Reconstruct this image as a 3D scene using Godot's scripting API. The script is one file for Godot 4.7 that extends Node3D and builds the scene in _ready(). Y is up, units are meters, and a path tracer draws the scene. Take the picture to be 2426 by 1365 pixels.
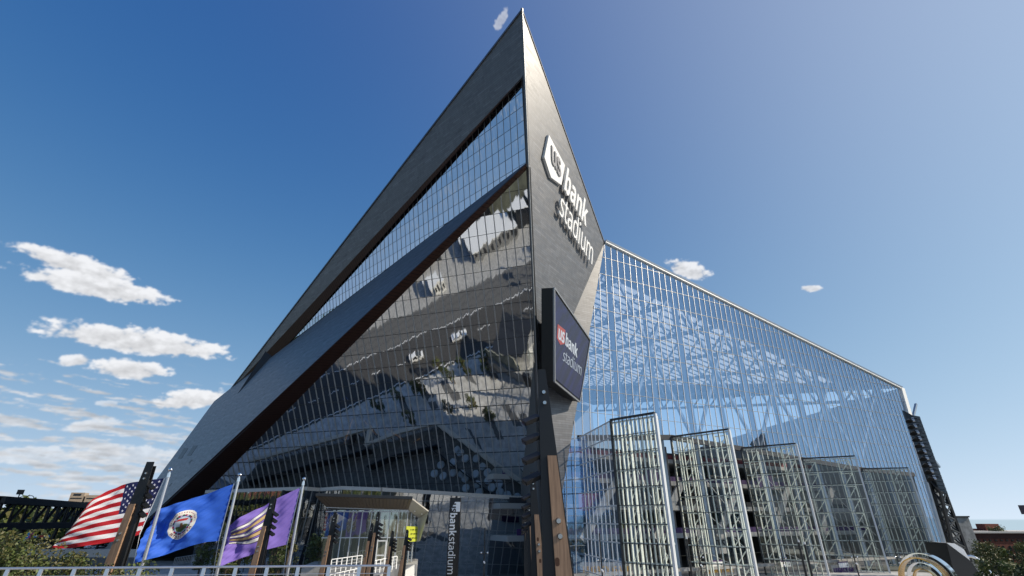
extends Node3D
# A glass-walled stadium with a leaning prow, seen from a raised terrace. Metres, y up, the camera's terrace near the origin.

var rng := RandomNumberGenerator.new()
var M := {}
var unit_box := BoxMesh.new()
var pane_meshes := {}

# ---------------------------------------------------------------- names and tags
func numbered(called: String, parent: Node) -> String:
	if not parent.has_node(NodePath(called)):
		return called
	var k := 1
	while parent.has_node(NodePath("%s_%03d" % [called, k])):
		k += 1
	return "%s_%03d" % [called, k]

var counts := {}
func put(parent: Node, o: Node3D, called: String) -> Node3D:
	var key := str(parent.get_instance_id()) + called
	var k: int = counts.get(key, 0)
	counts[key] = k + 1
	o.name = called if k == 0 else "%s_%03d" % [called, k]
	parent.add_child(o, true)
	return o

func tag(o: Node, label: String, category: String, group := "") -> Node:
	o.set_meta("label", label)
	o.set_meta("category", category)
	if group:
		o.set_meta("group", group)
	return o

func thing(called: String, label: String, category: String, at := Vector3.ZERO, turn := 0.0, group := "") -> Node3D:
	var o := Node3D.new()
	put(self, o, called)
	o.position = at
	o.rotation.y = turn
	tag(o, label, category, group)
	return o

func node(parent: Node, called: String, at := Vector3.ZERO) -> Node3D:
	var o := Node3D.new()
	put(parent, o, called)
	o.position = at
	return o

func meshed(parent: Node, called: String, mesh: Mesh, mat: Material, at := Transform3D()) -> MeshInstance3D:
	var o := MeshInstance3D.new()
	o.mesh = mesh
	o.material_override = mat
	put(parent, o, called)
	o.transform = at
	return o

func copy(o: Node3D, at: Vector3, turn: float, label: String, group := "") -> Node3D:
	var c: Node3D = o.duplicate()
	var base := String(o.name)
	put(self, c, base.rstrip("0123456789").trim_suffix("_") if base.right(3).is_valid_int() else base)
	c.position = at
	c.rotation.y = turn
	c.set_meta("label", label)
	if group:
		c.set_meta("group", group)
	return c

func structure(o: Node3D) -> Node3D:
	o.set_meta("kind", "structure")
	return o

# ---------------------------------------------------------------- shapes
func new_st() -> SurfaceTool:
	var st := SurfaceTool.new()
	st.begin(Mesh.PRIMITIVE_TRIANGLES)
	return st

func tri(st: SurfaceTool, a: Vector3, b: Vector3, c: Vector3, n: Vector3, ua := Vector2.ZERO, ub := Vector2.ZERO, uc := Vector2.ZERO) -> void:
	var g := (c - a).cross(b - a)
	if g.length_squared() < 1e-14:
		return
	if n == Vector3.ZERO:
		n = g
	g = g.normalized()
	var pts := [a, b, c]
	var uvs := [ua, ub, uc]
	if g.dot(n) < 0.0:
		pts = [a, c, b]
		uvs = [ua, uc, ub]
		g = -g
	for i in 3:
		st.set_normal(g)
		st.set_uv(uvs[i])
		st.add_vertex(pts[i])

# a flat convex polygon facing n, with uv in metres along ux and uy
func face(st: SurfaceTool, pts: Array, n: Vector3, ux := Vector3.RIGHT, uy := Vector3.UP) -> void:
	for i in range(1, pts.size() - 1):
		var a: Vector3 = pts[0]
		var b: Vector3 = pts[i]
		var c: Vector3 = pts[i + 1]
		tri(st, a, b, c, n, Vector2(a.dot(ux), -a.dot(uy)), Vector2(b.dot(ux), -b.dot(uy)), Vector2(c.dot(ux), -c.dot(uy)))

# a convex polygon pushed along ext into a closed solid
func solid(st: SurfaceTool, pts: Array, ext: Vector3, ux := Vector3.RIGHT, uy := Vector3.UP) -> void:
	var mid := Vector3.ZERO
	for p in pts:
		mid += p
	mid = mid / pts.size() + ext * 0.5
	var back := []
	for p in pts:
		back.append(p + ext)
	face(st, pts, -ext, ux, uy)
	face(st, back, ext, ux, uy)
	for i in pts.size():
		var a: Vector3 = pts[i]
		var b: Vector3 = pts[(i + 1) % pts.size()]
		var m := (a + b) * 0.5 + ext * 0.5
		var nn := (b - a).cross(ext)
		if nn.dot(m - mid) < 0.0:
			nn = -nn
		face(st, [a, b, b + ext, a + ext], nn, (b - a).normalized(), ext.normalized())

func solid_part(parent: Node, called: String, pts: Array, ext: Vector3, mat: Material, ux := Vector3.RIGHT, uy := Vector3.UP) -> MeshInstance3D:
	var st := new_st()
	solid(st, pts, ext, ux, uy)
	return meshed(parent, called, st.commit(), mat)

func box(parent: Node, called: String, center: Vector3, size: Vector3, mat: Material, turn := 0.0) -> MeshInstance3D:
	return meshed(parent, called, unit_box, mat, Transform3D(Basis(Vector3.UP, turn).scaled_local(size), center))

func beam_at(a: Vector3, b: Vector3, w: float, h: float, up := Vector3.UP) -> Transform3D:
	var y := b - a
	var l := y.length()
	y /= l
	var x := y.cross(up)
	if x.length() < 1e-4:
		x = y.cross(Vector3(0, 0, 1))
		if x.length() < 1e-4:
			x = Vector3.RIGHT
	x = x.normalized()
	var z := x.cross(y)
	return Transform3D(Basis(x * w, y * l, z * h), (a + b) * 0.5)

func beam(parent: Node, called: String, a: Vector3, b: Vector3, w: float, h: float, mat: Material, up := Vector3.UP) -> MeshInstance3D:
	return meshed(parent, called, unit_box, mat, beam_at(a, b, w, h, up))

func add_beam(st: SurfaceTool, a: Vector3, b: Vector3, w: float, h: float, up := Vector3.UP) -> void:
	st.append_from(unit_box, 0, beam_at(a, b, w, h, up))

# a round bar, tapered
func add_tube(st: SurfaceTool, a: Vector3, b: Vector3, ra: float, rb: float, sides := 10, caps := true) -> void:
	var y := (b - a).normalized()
	var x := y.cross(Vector3.UP if absf(y.y) < 0.9 else Vector3.RIGHT).normalized()
	var z := x.cross(y)
	for i in sides:
		var t0 := TAU * i / sides
		var t1 := TAU * (i + 1) / sides
		var d0 := x * cos(t0) + z * sin(t0)
		var d1 := x * cos(t1) + z * sin(t1)
		var q := [a + d0 * ra, a + d1 * ra, b + d1 * rb, b + d0 * rb]
		var ns := [d0, d1, d1, d0]
		var order := [0, 1, 2, 0, 2, 3]
		if (q[2] - q[0]).cross(q[1] - q[0]).dot(d0) < 0.0:
			order = [0, 2, 1, 0, 3, 2]
		for k in order:
			st.set_normal(ns[k])
			st.set_uv(Vector2(float(i) / sides, 0))
			st.add_vertex(q[k])
		if caps:
			tri(st, a, a + d0 * ra, a + d1 * ra, -y)
			tri(st, b, b + d0 * rb, b + d1 * rb, y)

func tube(parent: Node, called: String, a: Vector3, b: Vector3, ra: float, rb: float, mat: Material, sides := 10) -> MeshInstance3D:
	var st := new_st()
	add_tube(st, a, b, ra, rb, sides)
	return meshed(parent, called, st.commit(), mat)

func ball(parent: Node, called: String, c: Vector3, r: float, mat: Material, squash := 1.0) -> MeshInstance3D:
	var s := SphereMesh.new()
	s.radius = r
	s.height = 2.0 * r * squash
	s.radial_segments = 16
	s.rings = 8
	return meshed(parent, called, s, mat, Transform3D(Basis(), c))

func flat_xz(st: SurfaceTool, poly: PackedVector2Array, y: float, up := true) -> void:
	var idx := Geometry2D.triangulate_polygon(poly)
	for i in range(0, idx.size(), 3):
		var p := []
		for k in 3:
			var q := poly[idx[i + k]]
			p.append(Vector3(q.x, y, q.y))
		tri(st, p[0], p[1], p[2], Vector3.UP if up else Vector3.DOWN, Vector2(p[0].x, p[0].z), Vector2(p[1].x, p[1].z), Vector2(p[2].x, p[2].z))

func sheet(called: String, poly: PackedVector2Array, y: float, mat: Material, parent: Node = self) -> MeshInstance3D:
	var st := new_st()
	flat_xz(st, poly, y)
	return meshed(parent, called, st.commit(), mat)

func letters(parent: Node, text: String, font: Font, size: float, mat: Material, start := Vector3.ZERO, depth := 0.05, step := 1.0, called := "letter") -> float:
	var x := 0.0
	for ch in text:
		var w := font.get_string_size(ch, HORIZONTAL_ALIGNMENT_LEFT, -1, 64).x / 64.0 * size
		if ch != " ":
			var tm := TextMesh.new()
			tm.text = ch
			tm.font = font
			tm.font_size = 64
			tm.pixel_size = size / 64.0
			tm.depth = depth
			tm.curve_step = 1.5
			tm.horizontal_alignment = HORIZONTAL_ALIGNMENT_LEFT
			tm.vertical_alignment = VERTICAL_ALIGNMENT_BOTTOM
			meshed(parent, called, tm, mat, Transform3D(Basis(), start + Vector3(x, -font.get_descent(64) / 64.0 * size, 0)))
		x += w * step
	return x

# ---------------------------------------------------------------- glazing: panes, mullions and transoms on a plane
func glaze(parent: Node, o: Vector3, U: Vector3, V: Vector3, n: Vector3, u0: float, du: float, nu: int, v0: float, dv: float, nv: int, region: PackedVector2Array, glass: Material, frame: Material, mw: float, md: float, tw: float, jitter: float, most: int, proud := 0.0, bars: Material = null) -> void:
	var cells := []
	for i in nu:
		for j in nv:
			var a := Vector2(u0 + i * du, v0 + j * dv)
			var g := mw * 0.4
			var cell := PackedVector2Array([a + Vector2(g, g), a + Vector2(du - g, g), a + Vector2(du - g, dv - g), a + Vector2(g, dv - g)])
			for poly in Geometry2D.intersect_polygons(cell, region):
				if poly.size() < 3:
					continue
				var area := 0.0
				for k in poly.size():
					area += poly[k].cross(poly[(k + 1) % poly.size()])
				if absf(area) < 0.12:
					continue
				var c := a + Vector2(du, dv) * 0.5
				var dist := (o + U * c.x + V * c.y - Vector3(0, 9.0, 0)).length()
				cells.append([dist / sqrt(absf(area)), poly, a, c, absf(absf(area) - 2.0 * (du - 2 * g) * (dv - 2 * g)) < 0.01])
	cells.sort_custom(func(p, q): return p[0] < q[0])
	var rest := new_st()
	var any_rest := false
	for k in cells.size():
		var cl: Array = cells[k]
		var c: Vector2 = cl[3]
		var a: Vector2 = cl[2]
		var tilt := Basis(U, deg_to_rad(rng.randfn(0.0, jitter))) * Basis(V, deg_to_rad(rng.randfn(0.0, jitter)))
		var key := [U, V, du, dv]
		var mesh: ArrayMesh = null
		if cl[4] and k < most and pane_meshes.has(key):
			mesh = pane_meshes[key]
		else:
			var st := new_st()
			var pts := []
			var uvs := []
			for p in cl[1]:
				pts.append(U * (p.x - c.x) + V * (p.y - c.y))
				uvs.append(Vector2((p.x - a.x) / du, (p.y - a.y) / dv))
			for i in range(1, pts.size() - 1):
				tri(st, pts[0], pts[i], pts[i + 1], n, uvs[0], uvs[i], uvs[i + 1])
			for i in pts.size():
				var p: Vector3 = pts[i]
				var q: Vector3 = pts[(i + 1) % pts.size()]
				var nn := (q - p).cross(n)
				if nn.dot((p + q) * 0.5) < 0.0:
					nn = -nn
				face(st, [p, q, q - n * 0.03, p - n * 0.03], nn)
			mesh = st.commit()
			if cl[4]:
				pane_meshes[key] = mesh
		var t := Transform3D(tilt, o + U * c.x + V * c.y)
		if k < most:
			meshed(parent, "pane", mesh, glass, t)
		else:
			rest.append_from(mesh, 0, t)
			any_rest = true
	if any_rest:
		meshed(parent, "distant_panes", rest.commit(), glass).set_meta("kind", "stuff")
	for i in nu + 1:
		var u := u0 + i * du
		for s in Geometry2D.intersect_polyline_with_polygon(PackedVector2Array([Vector2(u, v0), Vector2(u, v0 + nv * dv)]), region):
			var p: Vector2 = s[0]
			var q: Vector2 = s[s.size() - 1]
			if p.distance_to(q) > 0.3:
				beam(parent, "mullion", o + U * p.x + V * p.y + n * proud, o + U * q.x + V * q.y + n * proud, mw, md, frame, n)
	for j in nv + 1:
		var v := v0 + j * dv
		for s in Geometry2D.intersect_polyline_with_polygon(PackedVector2Array([Vector2(u0, v), Vector2(u0 + nu * du, v)]), region):
			var p: Vector2 = s[0]
			var q: Vector2 = s[s.size() - 1]
			if p.distance_to(q) > 0.3:
				beam(parent, "transom", o + U * p.x + V * p.y + n * (proud - 0.012), o + U * q.x + V * q.y + n * (proud - 0.012), tw, md, bars if bars else frame, n)

# ---------------------------------------------------------------- materials
func mat(called: String, c: Color, rough := 0.7, metal := 0.0) -> StandardMaterial3D:
	var m := StandardMaterial3D.new()
	m.resource_name = called
	m.albedo_color = c.linear_to_srgb()
	m.roughness = rough
	m.metallic = metal
	M[called] = m
	return m

func noise_tex(freq: float, lo: Color, hi: Color, size := 256, octaves := 4, sd := 1) -> NoiseTexture2D:
	var n := FastNoiseLite.new()
	n.seed = sd
	n.frequency = freq
	n.fractal_octaves = octaves
	var t := NoiseTexture2D.new()
	t.width = size
	t.height = size
	t.seamless = true
	t.noise = n
	var g := Gradient.new()
	g.set_color(0, lo)
	g.set_color(1, hi)
	t.color_ramp = g
	return t

func grain(m: StandardMaterial3D, lo: float, hi: float, scale: float, freq := 0.02, sd := 1, bump := 0.0) -> StandardMaterial3D:
	m.albedo_texture = noise_tex(freq, Color(lo, lo, lo), Color(hi, hi, hi), 256, 5, sd)
	m.uv1_triplanar = true
	m.uv1_world_triplanar = true
	m.uv1_scale = Vector3.ONE * scale
	if bump > 0.0:
		m.heightmap_enabled = true
		m.heightmap_texture = m.albedo_texture
		m.heightmap_scale = bump
	return m

# overlapping metal shingles: tone and gloss vary from one to the next, a dark line at each course, faint rain streaks
func shingle_images(w: int, h: int, rows: int, per: int, tone: float) -> Array:
	var im := Image.create(w, h, false, Image.FORMAT_RGB8)
	var gl := Image.create(w, h, false, Image.FORMAT_RGB8)
	var rh := h / rows
	var cw := w / per
	for r in rows:
		var off := rng.randi_range(0, cw)
		for k in per + 2:
			var v := clampf(0.84 + rng.randfn(0.0, tone), 0.55, 1.0)
			var g := clampf(0.80 + rng.randfn(0.0, 0.05), 0.6, 1.0)
			var box_ := Rect2i((k - 1) * cw + off, r * rh, cw, rh)
			im.fill_rect(box_, Color(v, v, v * 1.01))
			gl.fill_rect(box_, Color(g, g, g))
			im.fill_rect(Rect2i((k - 1) * cw + off, r * rh, 1, rh), Color(0.62, 0.62, 0.62))
		im.fill_rect(Rect2i(0, r * rh, w, 2), Color(0.50, 0.50, 0.51))
	var n := FastNoiseLite.new()
	n.seed = 77
	n.frequency = 0.012
	for y in h:
		for x in w:
			var f := 1.0 + 0.10 * n.get_noise_2d(x * 2.5, y * 0.5) + 0.06 * n.get_noise_2d(x * 0.6 + 300.0, y * 0.6)
			var c := im.get_pixel(x, y)
			im.set_pixel(x, y, Color(c.r * f, c.g * f, c.b * f))
	return [ImageTexture.create_from_image(im), ImageTexture.create_from_image(gl)]

# gently bowed glass: slopes across one pane, uv 0..1 per pane
func pane_normals() -> ImageTexture:
	var s := 64
	var im := Image.create(s, s, false, Image.FORMAT_RGBF)
	var nz := FastNoiseLite.new()
	nz.seed = 5
	nz.frequency = 0.03
	for y in s:
		for x in s:
			var fx := (x + 0.5) / s
			var fy := (y + 0.5) / s
			var sx := sin((fx - 0.5) * PI) * 0.8 + nz.get_noise_2d(x, y * 0.6) * 0.9
			var sy := sin((fy - 0.5) * PI) * 0.6 + nz.get_noise_2d(x + 400, y * 0.6) * 0.9
			im.set_pixel(x, y, Color(0.5 + 0.5 * clampf(sx, -1, 1), 0.5 + 0.5 * clampf(sy, -1, 1), 1.0))
	return ImageTexture.create_from_image(im)

func white_tex() -> ImageTexture:
	var im := Image.create(4, 4, false, Image.FORMAT_RGB8)
	im.fill(Color.WHITE)
	return ImageTexture.create_from_image(im)

# coated glass: a mirror that lets part of the light through
func glass(called: String, tint: Color, cover: float, bow: float) -> StandardMaterial3D:
	var m := mat(called, tint, 0.03, 1.0)
	m.albedo_color.a = cover
	m.albedo_texture = M.white
	if cover < 1.0:
		m.transparency = BaseMaterial3D.TRANSPARENCY_ALPHA
	if bow > 0.0:
		m.normal_enabled = true
		m.normal_texture = M.bow
		m.normal_scale = bow
	return m

# ---------------------------------------------------------------- sky
const SUN := Vector3(0.8305, 0.5446, 0.1167)

func sky_color(d: Vector3) -> Color:
	var g := acos(clampf(d.dot(SUN), -1.0, 1.0))
	var h := exp(-2.9 * maxf(d.y, 0.0))
	var c := Vector3(lerpf(0.010, 0.62, pow(h, 1.65)), lerpf(0.050, 0.74, pow(h, 1.08)), 0.25 + 0.63 * pow(h, 0.85))
	var glow := 0.20 * exp(-pow(g / 0.95, 2.5))
	c = c.lerp(Vector3(2.15, 2.35, 2.40), glow)
	return Color(c.x, c.y, c.z)

func make_sky() -> Image:
	var lw := 256
	var lh := 128
	var im := Image.create(lw, lh, false, Image.FORMAT_RGBAF)
	for y in lh:
		var el := PI * (0.5 - (y + 0.5) / lh)
		for x in lw:
			var az := TAU * ((x + 0.5) / lw - 0.5)
			var c := sky_color(Vector3(cos(el) * sin(az), sin(el), -cos(el) * cos(az)))
			im.set_pixel(x, y, c if el > -0.03 else Color(0.50, 0.64, 0.76))
	var W := 4096
	var H := 2048
	im.resize(W, H, Image.INTERPOLATE_CUBIC)
	var n := FastNoiseLite.new()
	n.seed = 12
	n.frequency = 1.0
	n.fractal_octaves = 6
	n.fractal_gain = 0.55
	# each cloud: azimuth, elevation, its long half axis in (azimuth, elevation), half thickness, opacity
	var clouds := [
		[-0.8047, 0.3610, 0.0828, -0.0044, 0.0194, 3.0, 1.00],
		[-0.7688, 0.3375, 0.0984, 0.0054, 0.0226, 9.0, 1.00],
		[-0.6881, 0.2661, 0.1393, 0.0056, 0.0247, 21.0, 1.00],
		[-0.7610, 0.2216, 0.0205, 0.0063, 0.0110, 33.0, 0.95],
		[-0.6879, 0.2207, 0.0567, 0.0055, 0.0182, 41.0, 1.00],
		[-0.5888, 0.1856, 0.0647, 0.0135, 0.0186, 57.0, 1.00],
		[-0.7026, 0.1647, 0.0154, 0.0021, 0.0059, 61.0, 0.55],
		[-0.7177, 0.1290, 0.0289, 0.0070, 0.0089, 66.0, 0.50],
		[0.3995, 0.4582, 0.0385, -0.0193, 0.0207, 71.0, 0.95],
		[0.6112, 0.3788, 0.0182, -0.0048, 0.0075, 77.0, 0.90],
		[-0.0355, 0.9670, 0.0123, 0.0189, 0.0105, 83.0, 0.50],
		[-0.7081, 0.1313, 0.0350, 0.0064, 0.0115, 87.0, 0.60],
		[-0.7584, 0.0830, 0.0559, 0.0043, 0.0153, 93.0, 0.60],
		[-0.6563, 0.0906, 0.0781, 0.0052, 0.0179, 97.0, 0.60],
	]
	var px := TAU / W
	for c in clouds:
		var ax := Vector2(c[2], c[3])
		var long := ax.length()
		ax /= long
		var reach: float = long * 1.35 + c[4]
		var tall: float = absf(c[3]) * 1.3 + c[4] * 1.9
		var wide: float = reach / cos(c[1] + tall * 0.5)
		for y in range(maxi(0, int((0.5 - (c[1] + tall) / PI) * H)), mini(H / 2, int((0.5 - (c[1] - tall) / PI) * H))):
			var el := PI * (0.5 - (y + 0.5) / H)
			for x in range(int(((c[0] - wide) / TAU + 0.5) * W), int(((c[0] + wide) / TAU + 0.5) * W)):
				var az := TAU * ((x + 0.5) / W - 0.5)
				var q := Vector2((az - c[0]) * cos(el), el - c[1])
				var p := q.dot(ax) / long
				var s: float = (q.y * ax.x - q.x * ax.y) / c[4]
				var body: float = 1.0 - p * p - s * s * (1.0 if s > 0.0 else 1.6)
				if body < -0.8:
					continue
				var f := n.get_noise_2d(az * 22.0 + c[5], el * 46.0) + 0.45 * n.get_noise_2d(az * 75.0, el * 110.0 + c[5])
				var a: float = smoothstep(0.0, 0.55, body * 1.05 + f * 0.75) * c[6]
				if a <= 0.004:
					continue
				var thick := smoothstep(0.1, 1.1, body + f * 0.6)
				var shade := clampf(0.85 + s * 0.14 - thick * 0.1 + f * 0.3, 0.45, 0.92)
				var col := Color(shade * 0.97, shade * 0.985, shade * 1.02)
				im.set_pixel(x, y, im.get_pixel(x, y).lerp(col, a))
	# a low bank of drawn-out cloud to the left, thinning to nothing at the right
	for y in range(int(H * 0.37), H / 2):
		var el := PI * (0.5 - (y + 0.5) / H)
		for x in range(int(W * 0.08), int(W * 0.47)):
			var az := TAU * ((x + 0.5) / W - 0.5)
			var away := smoothstep(0.2, 0.75, absf(az)) * smoothstep(2.6, 1.9, absf(az))
			var lift := smoothstep(0.27, 0.10, el) * smoothstep(-0.02, 0.05, el)
			if absf(az) > 1.05:
				lift = smoothstep(0.50, 0.22, el) * smoothstep(0.0, 0.06, el) * 0.5
			var f := n.get_noise_2d(az * 9.0, el * 60.0 + az * 4.0) + 0.5 * n.get_noise_2d(az * 34.0 + 7.0, el * 150.0)
			var a := smoothstep(0.02, 0.5, f + lift * 0.62 - 0.38) * away * 0.85 * smoothstep(0.02, 0.3, lift)
			if a <= 0.004:
				continue
			var sh := clampf(0.66 + n.get_noise_2d(az * 16.0 + 40.0, el * 90.0) * 0.35, 0.42, 0.8)
			im.set_pixel(x, y, im.get_pixel(x, y).lerp(Color(sh * 0.95, sh * 0.98, sh * 1.03), a))
	# a panorama begins straight ahead, so swap its halves
	var out := Image.create(W, H, false, Image.FORMAT_RGBAF)
	out.blit_rect(im, Rect2i(W / 2, 0, W / 2, H), Vector2i.ZERO)
	out.blit_rect(im, Rect2i(0, 0, W / 2, H), Vector2i(W / 2, 0))
	return out

func _ready() -> void:
	rng.seed = 20160
	# ------------------------------------------------------------ camera, sky, sun, exposure
	var cam := Camera3D.new()
	cam.name = "camera"
	cam.position = Vector3(0, 9.0, 0)
	cam.rotation.x = deg_to_rad(26.0)
	cam.fov = 62.488
	cam.near = 0.1
	cam.far = 6000.0
	add_child(cam)
	var sky := Sky.new()
	var pm := PanoramaSkyMaterial.new()
	pm.panorama = ImageTexture.create_from_image(make_sky())
	sky.sky_material = pm
	var env := Environment.new()
	env.background_mode = Environment.BG_SKY
	env.sky = sky
	env.tonemap_mode = Environment.TONE_MAPPER_LINEAR
	env.tonemap_exposure = 1.0
	env.sdfgi_enabled = true
	env.ssao_enabled = true
	env.ssil_enabled = true
	var we := WorldEnvironment.new()
	we.name = "environment"
	we.environment = env
	add_child(we)
	var sun := DirectionalLight3D.new()
	sun.name = "sun"
	sun.light_energy = 1.6
	sun.light_color = Color(1.0, 0.95, 0.87)
	sun.light_angular_distance = 0.5
	sun.shadow_enabled = true
	sun.look_at_from_position(SUN * 300.0, Vector3.ZERO)
	add_child(sun)
	make_materials()
	ground()
	stadium()
	podium()
	signs()
	masts_and_flags()
	street_furniture()
	surroundings()

func make_materials() -> void:
	M.white = white_tex()
	M.bow = pane_normals()
	var sh := shingle_images(510, 480, 24, 6, 0.045)
	var zinc := mat("zinc", Color(0.150, 0.156, 0.168), 0.56, 0.0)
	zinc.albedo_texture = sh[0]
	zinc.metallic_specular = 0.68
	zinc.roughness_texture = sh[1]
	zinc.uv1_scale = Vector3(1.0 / 11.0, 1.0 / 9.0, 1)
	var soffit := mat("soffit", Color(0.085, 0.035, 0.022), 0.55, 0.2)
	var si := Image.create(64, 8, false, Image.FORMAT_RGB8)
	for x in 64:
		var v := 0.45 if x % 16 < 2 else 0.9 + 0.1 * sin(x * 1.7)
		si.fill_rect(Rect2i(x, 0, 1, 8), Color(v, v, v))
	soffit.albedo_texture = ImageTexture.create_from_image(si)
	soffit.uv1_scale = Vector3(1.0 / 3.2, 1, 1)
	glass("mirror_glass", Color(0.34, 0.43, 0.56), 1.0, 0.012)
	glass("dark_glass", Color(0.92, 0.96, 0.98), 0.80, 0.006)
	glass("blue_glass", Color(0.46, 0.70, 1.0), 0.44, 0.006)
	glass("podium_glass", Color(0.80, 0.84, 0.86), 0.62, 0.010)
	var dg := mat("door_glass", Color(0.02, 0.06, 0.05), 0.02)
	dg.albedo_color.a = 0.10
	dg.transparency = BaseMaterial3D.TRANSPARENCY_ALPHA
	glass("lobby_glass", Color(0.72, 0.80, 0.74), 0.40, 0.012)
	mat("frame_grey", Color(0.30, 0.31, 0.32), 0.4, 0.4)
	mat("frame_dark", Color(0.035, 0.038, 0.042), 0.45, 0.3)
	mat("frame_light", Color(0.60, 0.62, 0.64), 0.4, 0.2)
	mat("frame_mid", Color(0.42, 0.43, 0.44), 0.4, 0.1)
	mat("frame_white", Color(0.84, 0.84, 0.82), 0.45)
	mat("steel_pale", Color(0.74, 0.80, 0.74), 0.45, 0.1)
	mat("steel_blue", Color(0.22, 0.30, 0.40), 0.5, 0.1)
	mat("black_steel", Color(0.016, 0.017, 0.019), 0.42, 0.2)
	mat("bolt_steel", Color(0.55, 0.55, 0.54), 0.25, 0.9)
	mat("chrome", Color(0.78, 0.79, 0.80), 0.12, 1.0)
	mat("gold", Color(0.56, 0.34, 0.09), 0.2, 1.0)
	mat("white_paint", Color(0.8, 0.8, 0.79), 0.45)
	mat("sign_white", Color(0.86, 0.86, 0.85), 0.4)
	mat("sign_black", Color(0.012, 0.012, 0.013), 0.4)
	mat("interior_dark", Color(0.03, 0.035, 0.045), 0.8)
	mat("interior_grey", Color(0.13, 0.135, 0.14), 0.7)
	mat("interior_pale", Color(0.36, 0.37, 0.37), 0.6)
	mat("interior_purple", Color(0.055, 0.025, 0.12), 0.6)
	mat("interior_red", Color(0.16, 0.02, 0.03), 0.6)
	var rp := mat("roof_film", Color(0.88, 0.93, 0.96, 1.0), 0.6)
	rp.albedo_color.a = 0.78
	rp.transparency = BaseMaterial3D.TRANSPARENCY_ALPHA
	rp.albedo_texture = M.white
	rp.backlight_enabled = true
	rp.backlight = Color(1, 1, 1)
	grain(mat("ledge_stone", Color(0.74, 0.68, 0.61), 0.7), 0.85, 1.0, 0.4, 0.05, 3)
	grain(mat("concrete", Color(0.46, 0.45, 0.43), 0.85), 0.72, 1.0, 0.09, 0.03, 4)
	grain(mat("concrete_dark", Color(0.20, 0.20, 0.20), 0.85), 0.75, 1.0, 0.12, 0.03, 5)
	grain(mat("plaza", Color(0.62, 0.61, 0.59), 0.8), 0.75, 1.0, 0.06, 0.03, 6)
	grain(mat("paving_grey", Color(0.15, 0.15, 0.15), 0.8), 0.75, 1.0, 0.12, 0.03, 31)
	grain(mat("asphalt", Color(0.075, 0.073, 0.072), 0.9), 0.7, 1.0, 0.11, 0.04, 7)
	grain(mat("brick_paving", Color(0.20, 0.085, 0.055), 0.9), 0.7, 1.0, 0.2, 0.04, 8)
	grain(mat("gravel_bed", Color(0.17, 0.168, 0.165), 0.95), 0.6, 1.0, 0.2, 0.05, 9)
	grain(mat("earth", Color(0.12, 0.12, 0.075), 0.95), 0.6, 1.0, 0.02, 0.02, 10)
	grain(mat("brick", Color(0.24, 0.075, 0.045), 0.9), 0.75, 1.0, 0.1, 0.05, 11)
	grain(mat("brick_dark", Color(0.085, 0.03, 0.022), 0.9), 0.75, 1.0, 0.1, 0.05, 12)
	grain(mat("beige_stone", Color(0.44, 0.35, 0.26), 0.8), 0.85, 1.0, 0.05, 0.05, 13)
	grain(mat("roof_grey", Color(0.42, 0.42, 0.41), 0.85), 0.7, 1.0, 0.05, 0.03, 14)
	mat("window_dark", Color(0.012, 0.014, 0.018), 0.12)
	mat("bark", Color(0.09, 0.07, 0.05), 0.9)
	for k in 4:
		var lf := mat(["leaf", "leaf_light", "leaf_dark", "leaf_yellow"][k], [Color(0.060, 0.085, 0.022), Color(0.10, 0.125, 0.03), Color(0.035, 0.055, 0.018), Color(0.15, 0.14, 0.03)][k], 0.6)
		lf.backlight_enabled = true
		lf.backlight = Color(0.35, 0.35, 0.35)
	mat("strip_light", Color(0.9, 0.65, 0.3), 0.5)
	M.strip_light.emission_enabled = true
	M.strip_light.emission = Color(1.0, 0.75, 0.4)
	M.strip_light.emission_energy_multiplier = 0.5
	mat("steel_deck", Color(0.16, 0.23, 0.33), 0.6)
	mat("skylight", Color(0.55, 0.62, 0.70), 0.3)
	mat("canopy_brown", Color(0.115, 0.088, 0.062), 0.6)
	mat("canopy_pale", Color(0.40, 0.38, 0.34), 0.6)
	grain(mat("canopy_white", Color(0.72, 0.71, 0.68), 0.6), 0.85, 1.0, 0.5, 0.05, 21)
	mat("lobby_wall", Color(0.30, 0.30, 0.24), 0.8)
	mat("roof_pale", Color(0.66, 0.66, 0.65), 0.8)
	mat("sign_yellow", Color(0.44, 0.48, 0.045), 0.5)
	mat("zinc_plain", Color(0.20, 0.20, 0.21), 0.45, 0.6)
	mat("pole_silver", Color(0.66, 0.66, 0.68), 0.28, 0.8)
	mat("gate_orange", Color(0.75, 0.42, 0.04), 0.5)
	mat("gate_purple", Color(0.06, 0.02, 0.14), 0.5)
	mat("slat_grey", Color(0.10, 0.115, 0.125), 0.5, 0.3)
	mat("sign_blue", Color(0.02, 0.06, 0.22), 0.5)
	mat("sign_dark", Color(0.05, 0.035, 0.05), 0.5)
	mat("tail_red", Color(0.45, 0.015, 0.01), 0.3)
	mat("banner_yellow", Color(0.72, 0.62, 0.05), 0.6)
	mat("banner_blue", Color(0.05, 0.30, 0.62), 0.6)
	mat("banner_pink", Color(0.60, 0.06, 0.20), 0.6)
	for q in [["car_white", Color(0.8, 0.8, 0.8)], ["car_silver", Color(0.42, 0.43, 0.45)], ["car_black", Color(0.02, 0.02, 0.024)], ["car_red", Color(0.30, 0.02, 0.02)]]:
		var cm := mat(q[0], q[1], 0.3)
		cm.clearcoat_enabled = true
	var lv := mat("leaves", Color.WHITE, 0.55)
	lv.vertex_color_use_as_albedo = true
	lv.backlight_enabled = true
	lv.backlight = Color(0.5, 0.5, 0.5)
	var sn := Image.create(128, 128, false, Image.FORMAT_RGB8)
	var sf := FastNoiseLite.new()
	sf.seed = 8
	sf.frequency = 0.02
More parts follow.
